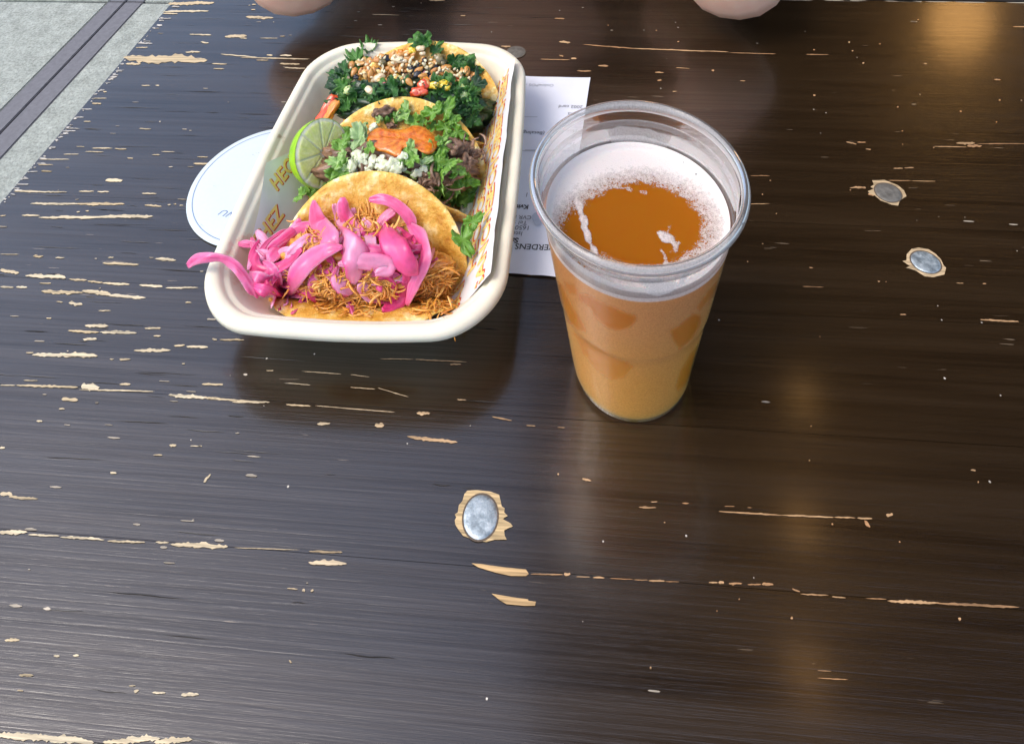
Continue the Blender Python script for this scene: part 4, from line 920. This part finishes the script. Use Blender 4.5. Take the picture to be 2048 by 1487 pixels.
def seed_mesh(name, cols, asp, seed):
    mb = MB(); vs, fs = ico(2); out = []; cs = []
    for v in vs:
        w_ = 1 - .35 * v.x; out.append(Vector((v.x * .5, v.y * .5 * asp * w_, v.z * .5 * asp * .5))); cs.append((*lerp3(cols[0], cols[1], max(0, min(1, .5 + .8 * noise.noise(v * 2 + Vector((seed, 0, 0)))))), 1))
    mb.v = [tuple(v) for v in out]; mb.f = list(fs); mb.m = [0] * len(fs); mb.c = cs; return mb.mesh(name, M_SEED)
SUNF = [seed_mesh("sunflower_seed", c, .55, i) for i, c in enumerate([((.55, .22, .04), (.80, .44, .13)), ((.66, .40, .12), (.84, .60, .26)), ((.42, .15, .03), (.66, .30, .07))])]
SES = [seed_mesh("sesame_seed", ((.72, .56, .28), (.90, .82, .58)), .62, 9)]
rs = random.Random(77)
# seeds lie in a band over the rear taco
def band():
    while True:
        x, y = rs.uniform(250, 1530), rs.uniform(180, 660)
        c = 380 + .00009 * (x - 850) ** 2 * 1.0 + (x - 850) * .06; hw = 150 * (1 - ((x - 880) / 720) ** 2)
        if abs(y - c) < hw and not (x > 1250 and y < 380): return x, y
for i in range(95):
    x, y = band(); px, py = zz2(x, y); s = rs.uniform(14, 24); place_b(t3, "sunflower_seed", SUNF[rs.randrange(3)], px, py, s, s, s, rs.uniform(0, 6.3), rs.uniform(.0045, .0085), rs, tilt=.6)
for i in range(85):
    x, y = band(); px, py = zz2(x, y); s = rs.uniform(6, 9); place_b(t3, "sesame_seed", SES[0], px, py, s, s, s, rs.uniform(0, 6.3), rs.uniform(.008, .0105), rs, tilt=.5)
# red-orange pepper strip at the left end of the rear taco and sauce behind the lime
place_b(t3, "pepper_piece", PEPM['r'][0], *zz2(75, 770), 26, 58, 14, -.45, .004, nrm=(-.3, -.4, .8)); place_b(t3, "pepper_piece", PEPM['o'][1], *zz2(110, 800), 18, 50, 12, -.5, .006, nrm=(-.3, -.4, .8))

# ------------------------------------------------------------------ LIME
lime = empty("lime_wedge"); tag(lime, "cut half of a green lime leaning against the left side of the middle taco", "lime")
lc = P(646, 306, .042); fn = Vector((.78, -.42, .46)).normalized()
lime.location = lc; lime.rotation_euler = frame(fn, (0, 1, .3)).to_euler()
def lime_mats():
    m, nt, b = mat("lime_peel"); v = coord(nt); n = tnoise(nt, v, 900, 3, .5); n2 = tnoise(nt, v, 60, 3)
    L(nt, ramp(nt, n2, [(.3, (.22, .50, .010)), (.7, (.44, .70, .02))]), b.inputs['Base Color']); b.inputs['Roughness'].default_value = .3
    b.inputs['Subsurface Weight'].default_value = .3; b.inputs['Subsurface Scale'].default_value = .004; b.inputs['Subsurface Radius'].default_value = (.6, 1, .1)
    bump(nt, n, b, .35, .0006)
    m2, nt, b = mat("lime_flesh"); v = coord(nt); n = tnoise(nt, v, 350, 4, .6)
    L(nt, mixc(nt, 1., vcol(nt), ramp(nt, n, [(.3, .82), (.7, 1.08)]), 'MULTIPLY'), b.inputs['Base Color']); b.inputs['Roughness'].default_value = .16
    b.inputs['Subsurface Weight'].default_value = .6; b.inputs['Subsurface Scale'].default_value = .006; b.inputs['Subsurface Radius'].default_value = (.8, 1, .5); bump(nt, n, b, .5, .0008)
    return m, m2
M_PEEL, M_FLESH = lime_mats()
LR, LD = .0208, .0190
mb = MB(); n, K = 72, 20; vs = []; fs = []
for i in range(K + 1):
    th = math.pi / 2 * i / K
    for j in range(n):
        a = 2 * math.pi * j / n; vs.append((LR * math.cos(th) * math.cos(a) * 1.0 + 1e-6, LR * .98 * math.cos(th) * math.sin(a), -LD * math.sin(th) ** .95 * (1 if i else 0)))
for i in range(K):
    for j in range(n): fs.append((i * n + j, (i + 1) * n + j, (i + 1) * n + (j + 1) % n, i * n + (j + 1) % n))
mb.add(vs, fs); mb.build("peel", M_PEEL, lime)
mb = MB(); vs = []; fs = []; cs = []; n, K = 160, 24; nseg = 9
for i in range(K + 1):
    q = i / K
    for j in range(n):
        a = 2 * math.pi * j / n; sg = a / (2 * math.pi) * nseg + .15 * math.sin(a * 2); dmem = abs(sg - round(sg)) * 2 * math.pi / nseg * q * LR
        mem = sm(.0007, .0002, dmem) if q > .08 else 1; pith = sm(.87, .93, q); core = sm(.16, .07, q)
        bulge_ = .0008 * (1 - max(mem, pith, core))
        r = LR * q * (1.003 if i == K else 1)
        vs.append((r * math.cos(a), .98 * r * math.sin(a), .0002 + bulge_ - .0004 * mem))
        ves = .5 + .5 * nz(a * 9, q * 3, 2)
        c = lerp3((.78, .90, .20), (.92, .96, .48), ves); c = lerp3(c, (.92, .94, .74), max(mem * .8, core)); c = lerp3(c, (.90, .94, .66), pith); c = lerp3(c, (.45, .68, .08), sm(.975, 1, q)); cs.append((*c, 1))
for i in range(K):
    for j in range(n): fs.append((i * n + j, i * n + (j + 1) % n, (i + 1) * n + (j + 1) % n, (i + 1) * n + j))
mb.v = vs; mb.f = fs; mb.m = [0] * len(fs); mb.c = cs; mb.build("flesh", M_FLESH, lime)
# loose lump of beef with a thin root-like shred
lm = MB(); lp = P(580, 383, .009)
blob(lm, TRS(Vector((0, 0, 0)), Matrix.Identity(3), (.0066, .0066, .0065)), 5, .5, 1.9, 4, lambda v: (*lerp3((.08, .042, .028), (.33, .21, .15), max(0, min(1, .5 + 1.3 * noise.noise(Vector(v) * 500)))), 1))
tube(lm, [Vector((.0005, .003, .005)), Vector((.0003, .008, .004)), Vector((.0, .014, .002))], .0005, 5, (.30, .2, .15, 1))
lo = lm.build("beef_scrap", M_BEEF); lo.location = lp; tag(lo, "small loose brown lump of beef on the paper left of the lime", "meat")

# ------------------------------------------------------------------ BEER CUP
CX, CY = .04481, .24105
cup = empty("beer_cup", (CX, CY, .0005)); tag(cup, "clear plastic cup full of amber beer with white foam", "cup")
HB = .106
def wr(z):       # outer wall radius
    pts = [(0, .0283), (.004, .0293), (.012, .0303), (.052, .03455), (.0555, .0351), (.0592, .0359), (.104, .0411), (.118, .0424), (.121, .0430), (.1262, .0436)]
    for (a, b), (c, d) in zip(pts, pts[1:]):
        if z <= c: return b + (d - b) * (z - a) / (c - a)
    return pts[-1][1]
def plastic(frosted):
    m, nt, b = mat("clear_plastic_wall" if frosted else "clear_plastic"); nt.nodes.remove(b); out = nt.nodes["Material Output"]
    tr = nt.nodes.new("ShaderNodeBsdfTransparent"); tr.inputs[0].default_value = (.965, .97, .975, 1)
    gl = nt.nodes.new("ShaderNodeBsdfGlossy"); gl.inputs['Roughness'].default_value = .04
    lw = nt.nodes.new("ShaderNodeFresnel"); lw.inputs[0].default_value = 1.5
    mx = nt.nodes.new("ShaderNodeMixShader"); L(nt, math_(nt, 'MULTIPLY', lw.outputs[0], .6), mx.inputs[0]); 
    base = tr.outputs[0]
    if frosted:
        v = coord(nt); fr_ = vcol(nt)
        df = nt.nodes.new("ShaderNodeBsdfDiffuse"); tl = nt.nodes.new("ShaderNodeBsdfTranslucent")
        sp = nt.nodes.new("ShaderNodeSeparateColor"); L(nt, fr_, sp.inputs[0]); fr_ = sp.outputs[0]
        tone = mixc(nt, sp.outputs[1], mixc(nt, sp.outputs[2], (.98, .68, .15), (.96, .66, .28)), (.88, .85, .82))  # beer's glow put into the mist colour, golden low down, peach higher up
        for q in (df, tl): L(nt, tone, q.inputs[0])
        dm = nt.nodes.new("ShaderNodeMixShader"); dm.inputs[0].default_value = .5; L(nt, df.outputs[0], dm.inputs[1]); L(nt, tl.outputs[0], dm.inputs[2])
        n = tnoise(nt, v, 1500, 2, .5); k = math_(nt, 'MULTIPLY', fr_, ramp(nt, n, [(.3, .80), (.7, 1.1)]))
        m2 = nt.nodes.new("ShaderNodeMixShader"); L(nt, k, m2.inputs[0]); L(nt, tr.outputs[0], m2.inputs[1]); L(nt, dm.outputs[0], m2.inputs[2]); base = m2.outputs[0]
    L(nt, base, mx.inputs[1]); L(nt, gl.outputs[0], mx.inputs[2]); L(nt, mx.outputs[0], out.inputs['Surface']); return m
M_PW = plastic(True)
def solid_plastic():
    m, nt, b = mat("rim_plastic"); b.inputs['Base Color'].default_value = (.95, .96, .97, 1); b.inputs['Transmission Weight'].default_value = 1; b.inputs['IOR'].default_value = 1.42; b.inputs['Roughness'].default_value = .03
    return m
M_PS = solid_plastic()
# clear (wiped) patches in the amber-tinted condensation, traced in the photo, and fixed to the wall
def Z7(l): return [(1060 + x / 3.718, 480 + y / 3.718) for x, y in l]
PATCH = [(Z7([(370,400),(420,400),(560,470),(700,530),(790,560),(790,600),(740,650),(660,675),(570,650),(500,590),(440,500),(370,440)]), .95),
 (Z7([(1040,670),(1100,640),(1210,545),(1270,560),(1260,640),(1200,740),(1110,815),(1060,740)]), .95),
 (Z7([(190,300),(240,330),(330,520),(400,620),(420,690),(350,660),(280,600),(230,480),(190,400)]), .7),
 (Z7([(330,690),(480,780),(600,850),(740,910),(770,940),(700,1020),(600,1040),(500,970),(400,850)]), .75),
 (Z7([(1410,290),(1430,330),(1340,440),(1260,530),(1240,500),(1330,370)]), .7),
 (Z7([(1190,850),(1270,760),(1240,960),(1170,1060),(1100,1120),(1085,1080),(1110,990)]), .8),
 (Z7([(250,300),(330,330),(360,370),(350,410),(290,400),(260,350)]), .45)]
def inside(x, y, poly):
    c = False; d = 1e9
    for i in range(len(poly)):
        (x1, y1), (x2, y2) = poly[i - 1], poly[i]
        if (y1 > y) != (y2 > y) and x < (x2 - x1) * (y - y1) / (y2 - y1) + x1: c = not c
        t = max(0, min(1, ((x - x1) * (x2 - x1) + (y - y1) * (y2 - y1)) / ((x2 - x1) ** 2 + (y2 - y1) ** 2))); d = min(d, math.hypot(x - x1 - t * (x2 - x1), y - y1 - t * (y2 - y1)))
    return d if c else -d
mb = MB(); nA = 260; zs = [.0 + .1262 * i / 190 for i in range(191)]; vs = []; cs = []; fs = []
for z in zs:
    for j in range(nA):
        a = 2 * math.pi * j / nA; r = wr(z); x, y = r * math.cos(a), r * math.sin(a); vs.append((x, y, z))
        front = -math.sin(a)
        n1 = nz(math.cos(a) * 2, math.sin(a) * 2, z * 30)
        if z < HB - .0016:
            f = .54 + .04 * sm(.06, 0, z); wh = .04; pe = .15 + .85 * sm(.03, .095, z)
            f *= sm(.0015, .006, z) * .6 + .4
            if y < .02:
                u, v_ = pix(Vector((CX + x, CY + y, z + .0005)))
                for poly, k in PATCH:
                    dd = inside(u, v_, poly)
                    if dd > -5: f *= 1 - .95 * k * sm(-5, 7, dd)
            f += .05 * sm(.002, 0, abs(z - .057))
        else:
            wh = 1.; pe = 1.
            top = .1165 + .0025 * n1 + .0010 * nz(a * 9, 0) - .001 * front
            f = .50 * sm(top + .0006, top - .0006, z)
            if z < HB + .0016: f = .97
            # foam clinging higher at the back
            if front < .3 and z < HB + .006 + .003 * n1: f = max(f, .8)
            if front > 0 and z < .122:
                u, v_ = pix(Vector((CX + x, CY + y, z + .0005)))
                for poly in (Z7([(810,285),(850,275),(940,280),(1000,310),(1080,310),(1100,350),(1050,390),(950,420),(870,400),(880,360),(830,320)]), Z7([(1150,240),(1185,245),(1140,330),(1090,370),(1110,310)])):
                    dd = inside(u, v_, poly)
                    if dd > -2: f = max(f, .85 * sm(-2, 1.5, dd))
        cs.append((f, wh, pe, 1))
for i in range(len(zs) - 1):
    for j in range(nA): fs.append((i * nA + j, i * nA + (j + 1) % nA, (i + 1) * nA + (j + 1) % nA, (i + 1) * nA + j))
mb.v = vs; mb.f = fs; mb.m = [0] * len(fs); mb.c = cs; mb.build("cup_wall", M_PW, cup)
mb = MB(); lathe(mb, [(.0275, .0022), (.0283, .0), (.0270, .0001), (.0262, .0018), (.0001, .0026)], 128, (.3, .3, .3, 1)); mb.build("cup_base", M_PW, cup)
# rolled rim
mb = MB(); rim = [(.0437, .1262), (.0436, .1285), (.0440, .1303), (.0450, .1312), (.0462, .1312), (.0471, .1304), (.0475, .1290), (.0473, .1278), (.0467, .1272), (.0460, .1276), (.0460, .1288), (.0455, .1296), (.0449, .1292), (.0446, .1275), (.0444, .1262), (.0437, .1262)]
lathe(mb, rim, 160, (.34, 1, 1, 1)); mb.build("cup_rim", M_PW, cup)
mb = MB(); lathe(mb, [(.0425, .1182), (.0431, .1186), (.0436, .1200), (.0437, .1212), (.0432, .1216), (.0429, .1200), (.0425, .1182)], 160, (.18, 1, 1, 1)); mb.build("stacking_ledge", M_PW, cup)
# beer
def beer_mat(name, c0, c1, sc, clear):
    m, nt, b = mat(name); v = coord(nt); sep = nt.nodes.new("ShaderNodeSeparateXYZ"); L(nt, v, sep.inputs[0])
    n = tnoise(nt, v, 30, 3, .5)
    k = ramp(nt, math_(nt, 'ADD', math_(nt, 'MULTIPLY', sep.outputs[2], 9.), math_(nt, 'MULTIPLY', n, .25)), [(.15, 0.), (.95, 1.)])
    L(nt, mixc(nt, k, c0, c1), b.inputs['Base Color'])
    b.inputs['Roughness'].default_value = .06; b.inputs['IOR'].default_value = 1.33
    b.inputs['Subsurface Weight'].default_value = 1; b.inputs['Subsurface Scale'].default_value = sc; b.inputs['Subsurface Radius'].default_value = (1, .42, .10)
    b.inputs['Transmission Weight'].default_value = clear
    return m
M_BEER = beer_mat("amber_beer", (.93, .40, .018), (.78, .25, .012), .014, .0)
M_BTOP = beer_mat("amber_beer_surface", (.21, .062, .004), (.33, .105, .007), .006, .0)
mb = MB(); g = .0005
prof = [(1e-5, .0032), (.0255, .0032)] + [(wr(z) - g, z) for z in [.0034 + (HB - .0034) * i / 50 for i in range(51)]] + [(wr(HB) - g - .004 * k, HB - .0004 * min(1, k)) for k in range(1, 10)] + [(1e-5, HB - .0004)]
lathe(mb, prof, 128)
bm_ = bmesh.new(); me_ = mb.mesh("beer", M_BEER); bm_.from_mesh(me_); bmesh.ops.remove_doubles(bm_, verts=bm_.verts, dist=2e-5); bmesh.ops.recalc_face_normals(bm_, faces=bm_.faces); bm_.to_mesh(me_); bm_.free(); me_.polygons.foreach_set('use_smooth', [True] * len(me_.polygons))
me_.materials.append(M_BTOP)
for p_ in me_.polygons:
    if p_.center.z > HB - .0009: p_.material_index = 1
link("beer", me_, cup)
# foam: a film whose cover thins towards the middle and breaks into bubbles, plus painted glints
def foam_mat():
    m, nt, b = mat("beer_foam"); out = nt.nodes["Material Output"]; v = coord(nt); k = vcol(nt)
    n = nt.nodes.new("ShaderNodeTexVoronoi"); n.inputs['Scale'].default_value = 1700; L(nt, v, n.inputs['Vector'])
    n2 = tnoise(nt, v, 520, 5, .7)
    thr = math_(nt, 'ADD', math_(nt, 'MULTIPLY', n2, .62), math_(nt, 'MULTIPLY', n.outputs['Distance'], .24))
    cov = math_(nt, 'SUBTRACT', k, thr); cov = ramp(nt, math_(nt, 'ADD', math_(nt, 'MULTIPLY', cov, 1.7), .5), [(.30, 0.), (.45, .42), (1., .95)])
    b.inputs['Base Color'].default_value = (.72, .65, .61, 1); b.inputs['Roughness'].default_value = .5; b.inputs['Subsurface Weight'].default_value = .3; b.inputs['Subsurface Scale'].default_value = .003
    bump(nt, math_(nt, 'ADD', n.outputs['Distance'], n2), b, .3, .0005)
    tr = nt.nodes.new("ShaderNodeBsdfTransparent"); mx = nt.nodes.new("ShaderNodeMixShader"); L(nt, cov, mx.inputs[0]); L(nt, tr.outputs[0], mx.inputs[1]); L(nt, b.outputs[0], mx.inputs[2]); L(nt, mx.outputs[0], out.inputs['Surface']); return m
M_FOAM = foam_mat()
mb = MB(); vs = []; cs = []; fs = []; nA, nR = 220, 60; RB = wr(HB) - .0007
glints = [((1150, 390), (1190, 515), 12, .62), ((1200, 365), (1290, 385), 7, .42), ((1332, 470), (1348, 490), 22, .60), ((1325, 500), (1335, 530), 9, .5)]  # reflections of light on the beer, painted in as extra foam cover
for i in range(nR + 1):
    q = i / nR
    for j in range(nA):
        a = 2 * math.pi * j / nA; r = RB * q; x, y = r * math.cos(a), r * math.sin(a)
        ex, ey = (x - .0015) / .0245, (y + .0045) / .0205; e = math.hypot(ex, ey) + .10 * nz(math.cos(a) * 2.2, math.sin(a) * 2.2, 4) + .05 * nz(x, y, 0, 260)
        cov = .08 + .34 * sm(.86, 1.15, e) + .40 * sm(1.1, 1.75, e) + .4 * sm(.93, 1., q)
        left = sm(-.010, -.030, x) * sm(.020, -.012, y); cov -= .36 * left * sm(.97, .88, q)
        u, v_ = pix(Vector((CX + x, CY + y, HB + .001)))
        for (p0, p1, w_, s_) in glints:
            t_ = max(0, min(1, ((u - p0[0]) * (p1[0] - p0[0]) + (v_ - p0[1]) * (p1[1] - p0[1])) / ((p1[0] - p0[0]) ** 2 + (p1[1] - p0[1]) ** 2)))
            d = math.hypot(u - p0[0] - t_ * (p1[0] - p0[0]), v_ - p0[1] - t_ * (p1[1] - p0[1])) + 4 * nz(u * .08, v_ * .08, 2)
            cov = max(cov, s_ * sm(w_, w_ * .15, d + w_ * .9 * nz(u * .05, v_ * .05, 7)))
        cs.append((cov, cov, cov, 1)); vs.append((x, y, HB + .0003 + .0006 * sm(1.0, 1.5, e) + .0026 * sm(.90, 1, q) ** 2))
for i in range(nR):
    for j in range(nA): fs.append((i * nA + j, i * nA + (j + 1) % nA, (i + 1) * nA + (j + 1) % nA, (i + 1) * nA + j) if i else (0, nA + j, nA + (j + 1) % nA))
fs = [f if len(f) == 4 else f for f in fs]
mb.v = vs; mb.f = fs; mb.m = [0] * len(fs); mb.c = cs; mb.build("foam", M_FOAM, cup)
# big bubbles along the far edge of the foam
M_BUB = simple("bubble_film", (.42, .40, .38), .1)
mb = MB(); rb = random.Random(3)
for (u, v_, r) in [(1207,293,.0013),(1195,293,.0006),(1212,287,.0005),(1236,290,.0007),(1238,285,.0006),(1245,285,.0005),(1255,285,.0005),(1290,289,.0004),(1298,290,.0004),(1340,305,.0005),(1348,310,.0006),(1369,324,.0013),(1381,328,.0006),(1358,319,.0005),(1392,348,.0006),(1404,350,.0004),(1413,359,.0006),(1160,305,.0004),(1318,300,.0005)]:
    p = P(u, v_, HB + .0016) - Vector((CX, CY, 0)); blob(mb, TRS(Vector((p.x, p.y, HB + .0012)), Matrix.Identity(3), (r, r, r * .7)), 2, 0)
mb.build("bubbles", M_BUB, cup)['kind'] = "stuff"

# ------------------------------------------------------------------ PERSON across the table, elbows on the edge
def skin_mat():
    m, nt, b = mat("skin"); v = coord(nt); n = tnoise(nt, v, 45, 4); n2 = tnoise(nt, v, 700, 3)
    L(nt, ramp(nt, n, [(.3, (.82, .46, .33)), (.7, (.88, .56, .41))]), b.inputs['Base Color']); b.inputs['Roughness'].default_value = .5
    b.inputs['Subsurface Weight'].default_value = .35; b.inputs['Subsurface Scale'].default_value = .008; b.inputs['Subsurface Radius'].default_value = (1, .4, .25); bump(nt, n2, b, .15, .0006); return m
M_SKIN = skin_mat(); M_SHIRT = simple("dark_shirt", (.03, .03, .035), .85, .3, 300, .002, .2); M_HAIR = simple("dark_hair", (.03, .018, .01), .5, .6, 300, .004, .4); M_EYE = simple("eye_white", (.7, .7, .7), .2); M_IRIS = simple("iris", (.05, .03, .02), .1); M_LIP = simple("lip", (.45, .18, .14), .4)
person = empty("person", (0, .62, 0)); tag(person, "person in a dark shirt across the table leaning on both bare elbows", "person")
def skin_body(name, nodes, edges, mt, parent, sub=2):
    """nodes: {key: (pos, radius)}"""
    keys = list(nodes); me = bpy.data.meshes.new(name); me.from_pydata([nodes[k][0] for k in keys], [(keys.index(a), keys.index(b)) for a, b in edges], [])
    o = bpy.data.objects.new(name, me); C.objects.link(o); md = o.modifiers.new("s", 'SKIN'); md.use_smooth_shade = True
    for i, k in enumerate(keys):
        r = nodes[k][1]; me.skin_vertices[0].data[i].radius = r if isinstance(r, tuple) else (r, r)
    me.skin_vertices[0].data[0].use_root = True
    s_ = o.modifiers.new("u", 'SUBSURF'); s_.levels = sub; s_.render_levels = sub
    bpy.context.view_layer.update(); dg = bpy.context.evaluated_depsgraph_get(); m2 = bpy.data.meshes.new_from_object(o.evaluated_get(dg)); m2.materials.clear(); m2.materials.append(mt)
    bpy.data.objects.remove(o); m2.polygons.foreach_set('use_smooth', [True] * len(m2.polygons)); q = link(name, m2, parent); return q
eL, eR = P(577, 10, .030), P(1490, 15, .030); off = Vector((0, .62, 0))
def V(x, y, z): return (x, y, z)
nodes = {'pelvis': (V(0, .36, -.30), .15), 'waist': (V(0, .33, -.12), .13), 'chest': (V(0, .26, .12), .14), 'neck0': (V(0, .22, .27), .075), 'neck': (V(0, .20, .34), .055), 'skull': (V(0, .18, .43), .085), 'crown': (V(0, .19, .50), .075)}
edges = [('pelvis', 'waist'), ('waist', 'chest'), ('chest', 'neck0'), ('neck0', 'neck'), ('neck', 'skull'), ('skull', 'crown')]
for s, e in ((-1, eL - off), (1, eR - off)):
    k = 'l' if s < 0 else 'r'
    tipx = e.x; 
    nodes[k + 'sh'] = (V(s * .17, .24, .24), .062); nodes[k + 'ua'] = (V(tipx * .45 + s * .17 * .55, .13, .14), .050)
    nodes[k + 'ua2'] = (V(tipx * .88 + s * .17 * .12, e.y + .065, .082), .038)
    nodes[k + 'el'] = (V(tipx, e.y - .002, e.z), .048)
    nodes[k + 'fa'] = (V(tipx - s * .022, e.y + .012, .105), .037); nodes[k + 'fb'] = (V(tipx - s * .085, -.010, .185), .035); nodes[k + 'wr'] = (V(tipx - s * .135, .02, .255), .026); nodes[k + 'pm'] = (V(s * .030, .035, .305), (.035, .022)) 
    edges += [('chest', k + 'sh'), (k + 'sh', k + 'ua'), (k + 'ua', k + 'ua2'), (k + 'ua2', k + 'el'), (k + 'el', k + 'fa'), (k + 'fa', k + 'fb'), (k + 'fb', k + 'wr'), (k + 'wr', k + 'pm')]
    for fi in range(4):
        a = k + 'f%d' % fi; ln = (.030, .034, .032, .026)[fi]
        nodes[a + 'a'] = (V(s * .022, .012 + fi * .004, .325 - fi * .017), .0095); nodes[a + 'b'] = (V(-s * .006, -.004 + fi * .004, .322 - fi * .018), .0085); nodes[a + 'c'] = (V(-s * .030, .012 + fi * .004 , .318 - fi * .018 - .002 * fi), .0075)
        edges += [(k + 'pm', a + 'a'), (a + 'a', a + 'b'), (a + 'b', a + 'c')]
    nodes[k + 'ta'] = (V(s * .030, .045, .340), .0105); nodes[k + 'tb'] = (V(s * .010, .042, .358), .0085); edges += [(k + 'pm', k + 'ta'), (k + 'ta', k + 'tb')]
body = skin_body("body", nodes, edges, M_SKIN, person)
# shirt following trunk and upper arms
sn = {'pelvis': (V(0, .36, -.32), (.21, .17)), 'waist': (V(0, .33, -.12), (.19, .155)), 'chest': (V(0, .26, .12), (.20, .165)), 'nk': (V(0, .225, .26), (.10, .09))}
se = [('pelvis', 'waist'), ('waist', 'chest'), ('chest', 'nk')]
for s, e in ((-1, eL - off), (1, eR - off)):
    k = 'l' if s < 0 else 'r'; sn[k + 'sh'] = (V(s * .18, .24, .235), .082); sn[k + 'ua'] = (V(e.x * .45 + s * .17 * .55, .135, .145), .070); sn[k + 'cu'] = (V(e.x * .70 + s * .17 * .3, .075, .105), .068)
    se += [('chest', k + 'sh'), (k + 'sh', k + 'ua'), (k + 'ua', k + 'cu')]
skin_body("shirt", sn, se, M_SHIRT, person)
# head details
mb = MB(); blob(mb, TRS(Vector((0, .215, .475)), Matrix.Identity(3), (.098, .105, .110)), 4, .06, 2.5, 2); blob(mb, TRS(Vector((0, .26, .38)), Matrix.Identity(3), (.09, .07, .14)), 4, .08, 2.5, 3); mb.build("hair", M_HAIR, person)
for s in (-1, 1):
    mb = MB(); blob(mb, TRS(Vector((s * .032, .105, .450)), Matrix.Identity(3), (.014, .012, .009)), 3, 0); ey = mb.build("eye", M_EYE, person)
    mb = MB(); blob(mb, TRS(Vector((s * .032, .0945, .449)), Matrix.Identity(3), (.006, .003, .006)), 2, 0); mb.build("iris", M_IRIS, ey)
    mb = MB(); blob(mb, TRS(Vector((s * .090, .19, .43)), Matrix.Identity(3), (.010, .018, .030)), 3, .1); mb.build("ear", M_SKIN, person)
mb = MB(); blob(mb, TRS(Vector((0, .092, .428)), Matrix.Rotation(.3, 3, 'X'), (.014, .018, .026)), 3, 0); mb.build("nose", M_SKIN, person)
mb = MB(); blob(mb, TRS(Vector((0, .103, .388)), Matrix.Identity(3), (.025, .010, .008)), 3, 0); mb.build("mouth", M_LIP, person)
# bench the person sits on
bench = empty("bench", (0, 0, 0), TY); tag(bench, "dark wooden bench on the far side of the table", "bench")
for i in range(2):
    mb = MB(); box(mb, -.05, 1.1, .88 + i * .13, 1.0 + i * .13, -.33, -.30, bev=.003); mb.build("seat_board", M_RAIL, bench, False)
for x_ in (.0, .9):
    mb = MB(); box(mb, x_, x_ + .07, .90, 1.11, -.75, -.33, bev=.003); mb.build("leg", M_RAIL, bench, False)
